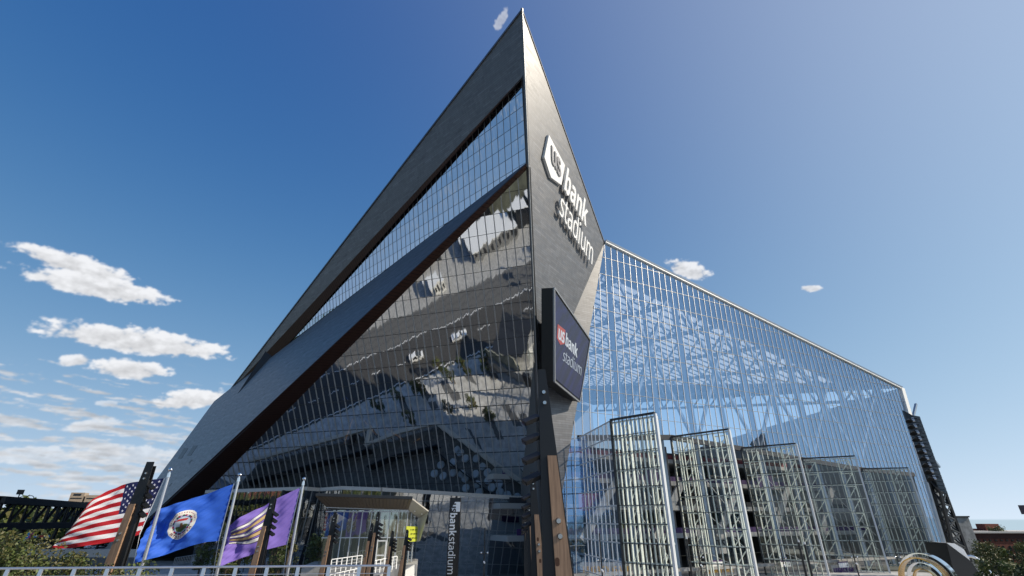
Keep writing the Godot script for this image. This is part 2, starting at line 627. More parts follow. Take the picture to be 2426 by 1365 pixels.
	for y in 128:
		for x in 128:
			var a := clampf(0.5 + 0.9 * sf.get_noise_2d(x * 4.0 + y * 1.2, y * 0.5), 0.0, 1.0)
			sn.set_pixel(x, y, Color(0.09 + 0.05 * a, 0.10 + 0.05 * a, 0.15 + 0.20 * a))
	var sm := mat("screen_face", Color(0.02, 0.02, 0.03), 0.25)
	sm.emission_enabled = true
	sm.emission_texture = ImageTexture.create_from_image(sn)
	sm.emission_operator = BaseMaterial3D.EMISSION_OP_MULTIPLY
	sm.emission = Color.WHITE
	sm.emission_energy_multiplier = 0.75
	sm.uv1_scale = Vector3(1.0 / 14.0, 1.0 / 24.0, 1)
	for q in [["screen_red", Color(0.45, 0.05, 0.04)], ["screen_white", Color(0.62, 0.68, 0.74)], ["screen_grey", Color(0.38, 0.44, 0.52)]]:
		var em := mat(q[0], Color(0.05, 0.05, 0.05), 0.4)
		em.emission_enabled = true
		em.emission = q[1].linear_to_srgb()
		em.emission_energy_multiplier = 0.8
	# timber: long grain along the board, a few knots
	var wi := Image.create(128, 1024, false, Image.FORMAT_RGB8)
	var wn := FastNoiseLite.new()
	wn.seed = 4
	wn.frequency = 0.05
	for y in 1024:
		for x in 128:
			var v := 0.82 + 0.16 * wn.get_noise_2d(x * 3.0, y * 0.10) + 0.10 * wn.get_noise_2d(x * 14.0, y * 0.25)
			wi.set_pixel(x, y, Color(v, v * 0.98, v * 0.95))
	for k in 7:
		var kc := Vector2(rng.randf_range(20, 108), rng.randf_range(40, 980))
		for y in range(-9, 10):
			for x in range(-5, 6):
				if pow(x / 5.0, 2) + pow(y / 9.0, 2) < 1.0:
					wi.set_pixel(clampi(int(kc.x) + x, 0, 127), clampi(int(kc.y) + y, 0, 1023), Color(0.42, 0.33, 0.26))
	var wood := mat("timber", Color(0.50, 0.325, 0.215), 0.65)
	wood.albedo_texture = ImageTexture.create_from_image(wi)
	wood.uv1_scale = Vector3(1.0 / 1.3, 1.0 / 9.0, 1)
	var wood2 := mat("timber_pale", Color(0.60, 0.44, 0.31), 0.6)
	wood2.albedo_texture = wood.albedo_texture
	wood2.uv1_scale = wood.uv1_scale

# ---------------------------------------------------------------- ground
func ground_height(x: float, z: float) -> float:
	var r := smoothstep(110.0, 300.0, 0.75 * x - 0.66 * z)
	return -13.0 * r - 0.04 * maxf(0.0, 0.75 * x - 0.66 * z - 360.0)*smoothstep(0.0, 400.0, x)

func ground() -> void:
	var st := new_st()
	var xs := [-3500.0, -2400.0, -1500.0, -700.0, -400.0, -200.0, -60.0, 0.0, 30.0, 60.0, 75.0, 90.0, 105.0]
	for k in 20:
		xs.append(120.0 + k * 10.0)
	xs.append_array([360.0, 450.0, 600.0, 900.0, 1500.0, 3500.0])
	var zs := [-4500.0, -3000.0, -1800.0, -1200.0, -800.0, -600.0, -500.0, -400.0, -350.0, -300.0, -260.0, -220.0, -190.0, -160.0, -140.0, -120.0, -100.0, -80.0, -50.0, 0.0, 80.0, 200.0, 500.0, 1500.0, 3500.0]
	for i in xs.size() - 1:
		for j in zs.size() - 1:
			var p := []
			for c in [[0, 0], [1, 0], [1, 1], [0, 1]]:
				var x: float = xs[i + c[0]]
				var z: float = zs[j + c[1]]
				p.append(Vector3(x, ground_height(x, z) - 0.02, z))
			tri(st, p[0], p[1], p[2], Vector3.UP)
			tri(st, p[0], p[2], p[3], Vector3.UP)
	structure(meshed(self, "ground", st.commit(), M.earth))
	# paved plaza round the stadium
	structure(sheet("plaza", PackedVector2Array([Vector2(-110.0, -128.5), Vector2(-72.0, -98.0), Vector2(-36.0, -69.2), Vector2(-9.0, -47.5), Vector2(20.0, -24.3), Vector2(100, -16), Vector2(88, -100), Vector2(60, -112), Vector2(-60, -135), Vector2(-110, -130)]), 0.0, M.plaza))
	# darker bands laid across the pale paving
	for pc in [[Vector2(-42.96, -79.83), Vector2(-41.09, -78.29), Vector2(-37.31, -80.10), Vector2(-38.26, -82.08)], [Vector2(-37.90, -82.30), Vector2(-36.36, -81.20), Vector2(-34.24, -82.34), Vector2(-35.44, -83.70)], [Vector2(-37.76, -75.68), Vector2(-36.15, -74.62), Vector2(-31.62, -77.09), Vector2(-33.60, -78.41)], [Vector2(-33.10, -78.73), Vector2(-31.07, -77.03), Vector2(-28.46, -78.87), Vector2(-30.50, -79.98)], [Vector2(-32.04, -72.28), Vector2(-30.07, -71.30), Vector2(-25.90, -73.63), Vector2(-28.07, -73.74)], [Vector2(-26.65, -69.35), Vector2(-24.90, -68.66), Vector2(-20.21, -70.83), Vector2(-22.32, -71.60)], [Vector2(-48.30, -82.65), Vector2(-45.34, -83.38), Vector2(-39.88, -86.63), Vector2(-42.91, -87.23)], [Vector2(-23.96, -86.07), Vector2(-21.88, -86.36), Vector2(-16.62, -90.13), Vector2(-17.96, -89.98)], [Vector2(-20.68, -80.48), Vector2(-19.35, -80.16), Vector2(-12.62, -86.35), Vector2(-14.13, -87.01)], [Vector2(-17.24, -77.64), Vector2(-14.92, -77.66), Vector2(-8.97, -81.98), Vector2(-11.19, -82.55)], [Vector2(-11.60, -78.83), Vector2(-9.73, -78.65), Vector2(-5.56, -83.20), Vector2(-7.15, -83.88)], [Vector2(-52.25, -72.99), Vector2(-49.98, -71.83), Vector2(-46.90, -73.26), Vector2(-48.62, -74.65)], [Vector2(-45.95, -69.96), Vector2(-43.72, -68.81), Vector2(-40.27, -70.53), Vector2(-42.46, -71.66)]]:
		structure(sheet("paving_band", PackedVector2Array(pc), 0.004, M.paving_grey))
	# road, tram bed and far pavement, running diagonally past the plaza
	var ra := Vector2(-190, -170)
	var rd := Vector2(0.78, 0.625)
	var rs := Vector2(0.625, -0.78)
	var strip := func(called: String, w0: float, w1: float, y: float, m: Material, l0 := 0.0, l1 := 330.0) -> void:
		structure(sheet(called, PackedVector2Array([ra + rd * l0 + rs * w0, ra + rd * l1 + rs * w0, ra + rd * l1 + rs * w1, ra + rd * l0 + rs * w1]), y, m))
	strip.call("road", 0.88, 17.36, 0.004, M.asphalt)
	strip.call("road_line", 1.38, 1.63, 0.008, M.white_paint)
	for k in 26:
		strip.call("road_line", 9.02, 9.22, 0.008, M.white_paint, 60.0 + k * 7.0, 63.0 + k * 7.0)
	strip.call("road_line", 16.61, 16.86, 0.008, M.white_paint)
	strip.call("tram_bed", -10.12, 0.88, 0.004, M.gravel_bed)
	for k in 4:
		strip.call("tram_rail", -8.72 + k * 2.3, -8.57 + k * 2.3, 0.012, M.black_steel)
	strip.call("brick_pavement", -19.12, -10.12, 0.004, M.brick_paving, 60.0, 150.0)
	strip.call("tram_walk", -19.12, -10.12, 0.004, M.concrete, 150.0, 330.0)
	strip.call("pavement", -35.12, -19.12, 0.004, M.concrete)

# ---------------------------------------------------------------- the stadium
func stadium() -> void:
	var s := thing("stadium", "huge glass stadium with dark metal prow leaning over the plaza", "stadium")
	var nF := Vector3(-0.628, -0.369, 0.685)
	var nP := Vector3(0.799, -0.234, 0.554)
	var ux := Vector3(0.737, 0.0, 0.676)
	var clad := func(called: String, pts: Array, n: Vector3, thick := 0.3) -> MeshInstance3D:
		var h := Vector3.UP.cross(n).normalized()
		return solid_part(s, called, pts, -n * thick, M.zinc, h, n.cross(h).normalized())
	# prow: sunlit face with a fold, and the fascias of the shaded face
	clad.call("prow_face", [Vector3(1.685, 85.571, -50.549), Vector3(19.751, 62.111, -86.469), Vector3(4.347, 27.379, -78.931)], nP)
	var n2 := Vector3(0.428, 0.006, 0.904)
	clad.call("prow_lower_face", [Vector3(4.347, 27.379, -78.931), Vector3(19.751, 62.111, -86.469), Vector3(5.058, 1.38, -79.082)], n2, 0.25)
	clad.call("prow_foot", [Vector3(4.347, 27.379, -78.931), Vector3(5.058, 1.38, -79.082), Vector3(5.598, 0.0, -92.285)], Vector3(-0.999, -0.027, -0.038), 0.25)
	clad.call("upper_fascia", [Vector3(1.685, 85.571, -50.549), Vector3(-95.471, 48.847, -159.456), Vector3(-87.611, 50.183, -151.526), Vector3(1.833, 75.627, -55.771), Vector3(2.156, 75.347, -55.536)], nF, 0.35)
	clad.call("lower_fascia", [Vector3(2.369, 61.94, -61.407), Vector3(-95.657, 48.925, -159.766), Vector3(-106.668, 47.05, -170.554), Vector3(-108.076, 1.401, -143.31), Vector3(-96.573, 2.129, -131.264)], Vector3(-0.677, 0.393, 0.623), 0.5)
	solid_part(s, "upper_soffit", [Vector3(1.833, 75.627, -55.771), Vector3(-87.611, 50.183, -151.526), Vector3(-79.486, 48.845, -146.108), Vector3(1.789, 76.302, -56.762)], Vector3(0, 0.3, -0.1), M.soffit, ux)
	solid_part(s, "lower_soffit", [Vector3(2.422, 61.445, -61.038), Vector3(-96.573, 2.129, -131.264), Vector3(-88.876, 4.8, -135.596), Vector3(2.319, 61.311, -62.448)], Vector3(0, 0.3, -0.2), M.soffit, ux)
	# dark returns between the glass and the edge of the prow
	solid_part(s, "edge_trim", [Vector3(1.729, 75.819, -55.763), Vector3(2.156, 75.473, -55.475), Vector3(2.76, 62.093, -62.001), Vector3(2.319, 62.639, -62.323)], -nF * 0.4, M.frame_dark)
	solid_part(s, "edge_return", [Vector3(2.756, 61.71, -62.076), Vector3(5.598, 0.0, -92.285), Vector3(5.245, 9.088, -102.534), Vector3(2.318, 61.473, -62.322)], Vector3(0.35, 0, -0.2), M.frame_dark)
	beam(s, "edge_bead", Vector3(1.726, 85.271, -50.64), Vector3(5.056, 11.853, -86.504), 0.12, 0.12, M.frame_grey, nP)
	# louvres let into the lower fascia
	for q in [[Vector3(-100.371, 28.645, -152.107), Vector3(-94.734, 27.783, -145.436), Vector3(-93.785, 24.524, -142.35), Vector3(-98.639, 25.142, -148.016)], [Vector3(-90.685, 27.914, -141.117), Vector3(-85.823, 27.14, -135.344), Vector3(-85.502, 24.269, -133.185), Vector3(-89.736, 24.837, -138.146)], [Vector3(-82.461, 22.752, -128.922), Vector3(-80.784, 22.543, -126.968), Vector3(-81.409, 21.757, -127.152), Vector3(-82.667, 21.903, -128.612)], [Vector3(-86.107, 17.055, -129.295), Vector3(-85.286, 17.303, -128.559), Vector3(-85.178, 16.382, -127.861), Vector3(-86.46, 16.465, -129.308)], [Vector3(-96.763, 17.582, -141.212), Vector3(-95.451, 17.714, -139.869), Vector3(-95.67, 14.161, -137.867), Vector3(-99.892, 14.229, -142.499)]]:
		solid_part(s, "louvre", q, Vector3(-0.677, 0.393, 0.623) * 0.05, M.frame_dark)
	# upper glass band
	var gb := node(s, "upper_glass_wall")
	glaze(gb, Vector3(2.365, 63.512, -63.125), Vector3(0.737, 0.0, 0.676), Vector3(-0.05, 0.898, 0.438), nF, -99.2, 1.55, 64, -12.0, 2.4, 12, PackedVector2Array([Vector2(0.21, 14.31), Vector2(0.01, -0.08), Vector2(-89.87, -10.27)]), M.mirror_glass, M.frame_grey, 0.075, 0.10, 0.05, 0.13, 300, 0.0, M.frame_dark)
	# great leaning glass wall
	var ga := node(s, "leaning_glass_wall")
	glaze(ga, Vector3(2.388, 61.461, -62.308), Vector3(0.954, 0.0, 0.301), Vector3(-0.096, 0.797, 0.596), Vector3(-0.241, -0.599, 0.763), -88.0, 1.63, 56, -64.0, 3.2, 22, PackedVector2Array([Vector2(-0.05, -0.20), Vector2(-0.86, -21.49), Vector2(-2.74, -53.99), Vector2(-3.37, -62.93), Vector2(-89.27, -62.21), Vector2(-86.13, -59.41)]), M.dark_glass, M.frame_mid, 0.105, 0.18, 0.05, 0.09, 300, 0.04, M.frame_dark)
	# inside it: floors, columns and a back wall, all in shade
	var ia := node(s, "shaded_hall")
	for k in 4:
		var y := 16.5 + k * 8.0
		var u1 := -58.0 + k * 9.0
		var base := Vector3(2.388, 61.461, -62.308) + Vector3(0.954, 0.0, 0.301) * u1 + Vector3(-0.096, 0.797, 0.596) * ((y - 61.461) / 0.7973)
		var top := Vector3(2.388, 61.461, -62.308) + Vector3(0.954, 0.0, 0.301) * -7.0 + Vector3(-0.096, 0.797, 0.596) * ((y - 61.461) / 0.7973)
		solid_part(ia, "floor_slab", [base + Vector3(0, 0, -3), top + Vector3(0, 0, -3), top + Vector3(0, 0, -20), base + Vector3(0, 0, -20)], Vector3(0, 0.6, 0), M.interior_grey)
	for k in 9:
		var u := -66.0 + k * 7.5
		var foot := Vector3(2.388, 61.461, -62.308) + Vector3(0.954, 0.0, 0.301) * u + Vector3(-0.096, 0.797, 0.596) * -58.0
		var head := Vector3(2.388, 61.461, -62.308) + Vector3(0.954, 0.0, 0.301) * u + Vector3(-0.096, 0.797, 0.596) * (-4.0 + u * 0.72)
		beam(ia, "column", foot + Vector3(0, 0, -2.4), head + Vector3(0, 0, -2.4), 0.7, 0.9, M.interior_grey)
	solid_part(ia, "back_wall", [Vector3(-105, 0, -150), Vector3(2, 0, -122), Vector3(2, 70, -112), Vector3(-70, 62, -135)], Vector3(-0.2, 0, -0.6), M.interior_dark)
	for q in [[Vector3(-33.309, 27.903, -99.922), Vector3(-35.606, 23.621, -104.01)], [Vector3(-30.763, 27.475, -99.456), Vector3(-29.898, 26.541, -99.916)], [Vector3(-29.02, 25.755, -100.256), Vector3(-28.155, 24.822, -100.716)], [Vector3(-25.827, 25.828, -99.192), Vector3(-22.296, 23.68, -99.764)], [Vector3(-19.967, 23.143, -99.451), Vector3(-18.673, 23.748, -98.568)]]:
		var lamp := beam(ia, "light_strip", q[0] + Vector3(0, 0, -1.2), q[1] + Vector3(0, 0, -1.2), 0.10, 0.06, M.strip_light)
		lamp.set_meta("label", "thin warm strip light hanging behind the glass")
	# right-hand glass wall above the doors
	var gr := node(s, "door_side_glass_wall")
	glaze(gr, Vector3(19.751, 62.111, -86.469), Vector3(0.893, 0.0, -0.449), Vector3(0.048, 0.999, -0.024), Vector3(0.449, 0.0, 0.893), -18.0, 1.62, 78, -64.8, 4.05, 17, PackedVector2Array([Vector2(-0.00, -0.00), Vector2(100.17, -20.29), Vector2(96.14, -64.96), Vector2(88.98, -64.67), Vector2(92.45, -43.12), Vector2(70.08, -42.73), Vector2(49.38, -41.52), Vector2(31.33, -40.39), Vector2(12.96, -39.47), Vector2(-7.56, -40.95), Vector2(-6.42, -62.20), Vector2(-13.19, -60.82)]), M.blue_glass, M.frame_light, 0.085, 0.12, 0.05, 0.07, 300, 0.04, M.frame_grey)
	beam(gr, "top_rail", Vector3(19.751, 62.111, -86.469), Vector3(108.277, 41.848, -130.973), 0.7, 0.9, M.frame_white, Vector3(0.449, 0.0, 0.893))
	beam(gr, "end_rail", Vector3(108.277, 41.848, -130.973), Vector3(102.708, -2.763, -128.173), 1.5, 1.0, M.frame_white, Vector3(0.449, 0.0, 0.893))
	var hd := [Vector3(11.044, 21.215, -82.092), Vector3(29.446, 22.697, -91.343), Vector3(45.815, 21.779, -99.572), Vector3(61.89, 20.654, -107.653), Vector3(80.324, 19.444, -116.92), Vector3(100.293, 19.056, -126.959)]
	for k in hd.size() - 1:
		beam(gr, "door_header", hd[k], hd[k + 1], 0.9, 0.6, M.interior_dark, Vector3(0.449, 0.0, 0.893))
	# closed roof, back and end walls
	solid_part(s, "roof_deck", [Vector3(1.685, 85.571, -50.549), Vector3(-95.471, 48.847, -159.456), Vector3(-118.0, 44.0, -275.0), Vector3(-45.0, 60.0, -262.0)], Vector3(0, -0.5, 0), M.zinc)
	solid_part(s, "roof_deck", [Vector3(1.685, 85.571, -50.549), Vector3(-45.0, 60.0, -262.0), Vector3(19.751, 62.111, -86.469)], Vector3(0, -0.5, 0), M.zinc)
	solid_part(s, "back_wall", [Vector3(-118.0, 0.0, -275.0), Vector3(70.0, 0.0, -285.0), Vector3(70.0, 36.0, -285.0), Vector3(-45.0, 60.0, -262.0), Vector3(-118.0, 44.0, -275.0)], Vector3(0, 0, -0.5), M.zinc)
	solid_part(s, "end_wall", [Vector3(108.277, 0.0, -130.973), Vector3(70.0, 0.0, -285.0), Vector3(70.0, 36.0, -285.0), Vector3(108.277, 41.848, -130.973)], Vector3(-0.5, 0, 0.1), M.interior_pale)
	solid_part(s, "rear_side_wall", [Vector3(-108.076, 0.0, -143.31), Vector3(-118.0, 0.0, -275.0), Vector3(-118.0, 44.0, -275.0), Vector3(-95.471, 48.847, -159.456), Vector3(-106.668, 47.05, -170.554)], Vector3(0.5, 0, 0.1), M.zinc)
	solid_part(s, "inner_wall", [Vector3(5.0, 0, -93), Vector3(-40, 0, -255), Vector3(-45.0, 60.0, -262.0), Vector3(3, 62, -75)], Vector3(0.4, 0, 0), M.interior_grey)
	# the clear roof seen through the glass: film cushions between steel
	var rf := node(s, "clear_roof")
	var ra := Vector3(19.751, 62.111, -86.469)
	var ru := Vector3(0.875, -0.2, -0.44)
	var rl := 101.13
	var rb := Vector3(-0.444, 0.158, -0.882)
	var deck_n := ru.cross(rb).normalized()
	if deck_n.y < 0:
		deck_n = -deck_n
	solid_part(rf, "edge_deck", [ra - rb * 0.5, ra + ru * rl - rb * 0.5, ra + ru * rl + rb * 13, ra + rb * 13], deck_n * 0.4, M.steel_deck)
	for k in 40:
		var w := 13.0 + k * 3.3
		var t0 := 1.0 + k * 0.1
		var t1 := rl * (0.92 - k * 0.006)
		solid_part(rf, "film_cushion", [ra + ru * t0 + rb * w, ra + ru * t1 + rb * w, ra + ru * t1 + rb * (w + 2.6), ra + ru * t0 + rb * (w + 2.6)], deck_n * 0.15, M.roof_film)
		beam(rf, "purlin", ra + ru * t0 + rb * (w + 2.9), ra + ru * t1 + rb * (w + 2.9), 0.7, 0.25, M.steel_blue, deck_n)
		solid_part(rf, "end_deck", [ra + ru * t1 + rb * w, ra + ru * rl + rb * w, ra + ru * rl + rb * (w + 3.3), ra + ru * t1 + rb * (w + 3.3)], deck_n * 0.3, M.steel_deck)
	var re := ra + rb * 146.0
	var rf2 := ra + ru * rl + rb * 146.0
	solid_part(rf, "rear_wall", [re, rf2, Vector3(rf2.x, 0, rf2.z), Vector3(re.x, 0, re.z)], rb * 0.4, M.steel_deck)
	for k in 7:
		var t := 6.0 + k * 14.5
		var tr := node(rf, "roof_truss")
		var drop := -deck_n * 6.0
		beam(tr, "bottom_chord", ra + ru * t + rb * 2 + drop, ra + ru * t + rb * 130 + drop, 0.8, 0.8, M.steel_blue)
		for j in 16:
			var w := 2.0 + j * 8.0
			beam(tr, "diagonal", ra + ru * t + rb * w + drop, ra + ru * t + rb * (w + 4.0) - deck_n * 0.4, 0.45, 0.45, M.steel_blue)
			beam(tr, "diagonal", ra + ru * t + rb * (w + 4.0) - deck_n * 0.4, ra + ru * t + rb * (w + 8.0) + drop, 0.45, 0.45, M.steel_blue)
	# steel standing behind the wall: columns and long crossing braces
	var cs := node(s, "wall_steel")
	for k in 12:
		var t := 2.5 + k * 9.3
		var head := ra + ru * t + rb * 3.2 - deck_n * 0.5
		var foot := Vector3(head.x, 0, head.z)
		beam(cs, "column", foot, head, 1.0 if k % 2 == 0 else 0.7, 1.0, M.steel_blue)
		if k < 11 and k % 2 == 0:
			var h2 := ra + ru * (t + 18.6) + rb * 3.2 - deck_n * 0.5
			var low := 22.0
			beam(cs, "brace", Vector3(foot.x, low, foot.z), h2, 0.55, 0.55, M.steel_blue)
			beam(cs, "brace", head, Vector3(h2.x, low, h2.z), 0.55, 0.55, M.steel_blue)
	# seats, concourses and banners behind the doors
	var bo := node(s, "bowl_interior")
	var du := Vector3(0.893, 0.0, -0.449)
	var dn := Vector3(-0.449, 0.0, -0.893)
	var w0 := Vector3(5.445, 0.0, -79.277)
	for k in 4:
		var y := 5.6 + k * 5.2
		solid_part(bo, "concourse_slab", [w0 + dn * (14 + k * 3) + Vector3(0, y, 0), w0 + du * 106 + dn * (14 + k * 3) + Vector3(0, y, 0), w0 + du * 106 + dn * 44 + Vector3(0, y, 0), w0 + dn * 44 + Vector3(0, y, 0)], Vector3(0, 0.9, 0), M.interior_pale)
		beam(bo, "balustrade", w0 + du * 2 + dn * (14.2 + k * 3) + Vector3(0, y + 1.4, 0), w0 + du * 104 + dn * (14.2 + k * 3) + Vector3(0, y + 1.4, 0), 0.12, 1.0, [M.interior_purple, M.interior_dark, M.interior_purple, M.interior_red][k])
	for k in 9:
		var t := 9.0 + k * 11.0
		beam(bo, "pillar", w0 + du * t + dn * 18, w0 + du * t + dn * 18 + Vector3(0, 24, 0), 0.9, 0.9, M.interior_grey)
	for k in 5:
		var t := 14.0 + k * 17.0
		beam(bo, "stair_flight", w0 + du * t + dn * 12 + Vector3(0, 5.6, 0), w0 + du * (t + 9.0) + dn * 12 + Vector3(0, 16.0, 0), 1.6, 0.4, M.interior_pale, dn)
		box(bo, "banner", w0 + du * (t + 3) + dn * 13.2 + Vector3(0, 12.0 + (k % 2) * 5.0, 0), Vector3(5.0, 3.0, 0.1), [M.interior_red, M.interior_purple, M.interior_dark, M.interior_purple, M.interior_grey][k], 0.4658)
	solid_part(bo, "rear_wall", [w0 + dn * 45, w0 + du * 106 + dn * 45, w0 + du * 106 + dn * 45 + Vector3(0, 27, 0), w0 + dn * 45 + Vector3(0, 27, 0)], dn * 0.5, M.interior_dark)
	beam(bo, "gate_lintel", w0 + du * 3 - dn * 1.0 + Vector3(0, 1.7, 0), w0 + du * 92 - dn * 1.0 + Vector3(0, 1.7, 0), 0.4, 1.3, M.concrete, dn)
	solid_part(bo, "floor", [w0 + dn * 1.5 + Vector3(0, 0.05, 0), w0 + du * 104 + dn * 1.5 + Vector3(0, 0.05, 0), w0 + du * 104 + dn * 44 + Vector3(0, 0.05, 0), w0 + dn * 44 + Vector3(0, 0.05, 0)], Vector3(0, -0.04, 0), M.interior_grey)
	# five pivoting doors, each a leaf of glass on a pale steel frame
	var doors := [[Vector3(13.579, 21.215, -66.677), Vector3(18.341, 21.215, -61.762), 10], [Vector3(29.446, 22.697, -91.343), Vector3(36.741, 22.697, -82.791), 9], [Vector3(45.815, 21.779, -99.572), Vector3(53.397, 21.779, -93.077), 9], [Vector3(61.89, 20.654, -107.653), Vector3(70.44, 20.654, -102.804), 8], [Vector3(80.324, 19.444, -116.92), Vector3(89.753, 19.444, -114.61), 8]]
	for k in doors.size():
		door(s, doors[k][0], doors[k][1], doors[k][2], k)
	# the glass wing that closes the gap beside the first door
	var wing := node(s, "glass_wing")
	door_leaf(wing, Vector3(11.044, 21.215, -82.092), Vector3(13.579, 21.215, -66.677), 9, 10, M.blue_glass, M.frame_light, 0.10)

func door(s: Node3D, l: Vector3, r: Vector3, rows: int, k: int) -> void:
	var d := node(s, "pivoting_door")
	door_leaf(d, l, r, 11, rows, M.door_glass, M.frame_dark, 0.045)
	var u := r - l
	u.y = 0
	var w := u.length()
	u = u.normalized()
	var n := Vector3(-u.z, 0, u.x)
	if n.dot(-l) < 0:
		n = -n
	var h := l.y
	var foot := Vector3(l.x, 0, l.z) - n * 0.35
	for i in 12:
		beam(d, "steel_upright", foot + u * (w * i / 11.0), foot + u * (w * i / 11.0) + Vector3(0, h - 0.25, 0), 0.12, 0.20, M.steel_pale, n)
	for j in rows + 1:
		var y := 0.2 + (h - 0.45) * j / rows
		beam(d, "steel_rail", foot - n * 0.02 + Vector3(0, y, 0), foot - n * 0.02 + u * w + Vector3(0, y, 0), 0.15, 0.16, M.steel_pale, n)
	# a vertical truss behind the hanging edge and one towards the free edge
	for side in [0.06, 0.68]:
		var a: Vector3 = foot - n * 1.3 + u * (w * side)
		var b: Vector3 = a + u * (w * 0.2)
		for q in [a, b]:
			beam(d, "truss_post", q, q + Vector3(0, h - 0.6, 0), 0.20, 0.20, M.steel_pale, n)
		for j in rows:
			var y0 := 0.2 + (h - 0.8) * j / rows
			var y1 := 0.2 + (h - 0.8) * (j + 1) / rows
			beam(d, "truss_brace", a + Vector3(0, y0, 0), b + Vector3(0, y1, 0), 0.13, 0.13, M.steel_pale, n)
			beam(d, "truss_tie", a + Vector3(0, y1, 0), b + Vector3(0, y1, 0), 0.13, 0.13, M.steel_pale, n)
	for q in 3:
		beam(d, "tie_rod", foot - n * 0.7 + u * (w * 0.28) + Vector3(0, h * (0.78 - q * 0.3), 0), foot - n * 0.7 + u * (w * (0.97 - q * 0.02)) + Vector3(0, h * (0.30 - q * 0.12), 0), 0.06, 0.06, M.frame_light, n)
	beam(d, "head_frame", l + Vector3(0, 0.1, 0), r + Vector3(0, 0.1, 0), 0.22, 0.5, M.frame_dark, n)
	beam(d, "free_edge_frame", Vector3(r.x, 0, r.z), r, 0.30, 0.4, M.frame_light, n)
	beam(d, "pivot_edge_frame", Vector3(l.x, 0, l.z), l, 0.2, 0.4, M.frame_dark, n)

func door_leaf(d: Node3D, l: Vector3, r: Vector3, cols: int, rows: int, g: Material, f: Material, fw: float) -> void:
	var u := r - l
	u.y = 0
	var w := u.length()
	u = u.normalized()
	var n := Vector3(-u.z, 0, u.x)
	if n.dot(-l) < 0:
		n = -n
	var foot := Vector3(l.x, 0, l.z)
	var top := l.y
	glaze(d, foot, u, Vector3.UP, n, 0.0, w / cols, cols, 0.0, top / rows, rows, PackedVector2Array([Vector2(0, 0.02), Vector2(w, 0.02), Vector2(w, top), Vector2(0, top)]), g, f, fw, 0.12, fw * 1.6, 0.15, 300)

# ---------------------------------------------------------------- podium and entry pavilion
func wall_glass(s: Node3D, a: Vector3, b: Vector3, lean: float, cols: int, rows: int, fr: Material, slide := 0.0) -> void:
	# a glass wall under the ledge from a to b (top), its foot moved in by lean
	var u := (b - a).normalized()
	var n := Vector3(-u.z, 0, u.x)
	if n.dot(Vector3(0, 0, 0) - a) < 0:
		n = -n
	var down := Vector3(-n.x * lean + u.x * slide, -a.y, -n.z * lean + u.z * slide)
	var V := -down.normalized()
	var face_n := u.cross(V).normalized()
	if face_n.dot(n) < 0:
		face_n = -face_n
	var w := a.distance_to(b)
	var h := down.length()
	var w_ := node(s, "podium_wall")
	glaze(w_, a + down, u, V, face_n, 0.0, w / cols, cols, 0.0, h / rows, rows, PackedVector2Array([Vector2(0, 0.05), Vector2(w, 0.05), Vector2(w, h), Vector2(0, h)]), M.podium_glass, fr, 0.12, 0.14, 0.07, 0.14, 200)
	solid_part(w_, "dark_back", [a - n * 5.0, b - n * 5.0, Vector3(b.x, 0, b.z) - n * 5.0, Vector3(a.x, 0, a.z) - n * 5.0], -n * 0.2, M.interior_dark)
	beam(w_, "ledge", a + Vector3(0, 0.2, 0), b + Vector3(0, 0.2, 0), 0.9, 0.62, M.ledge_stone)

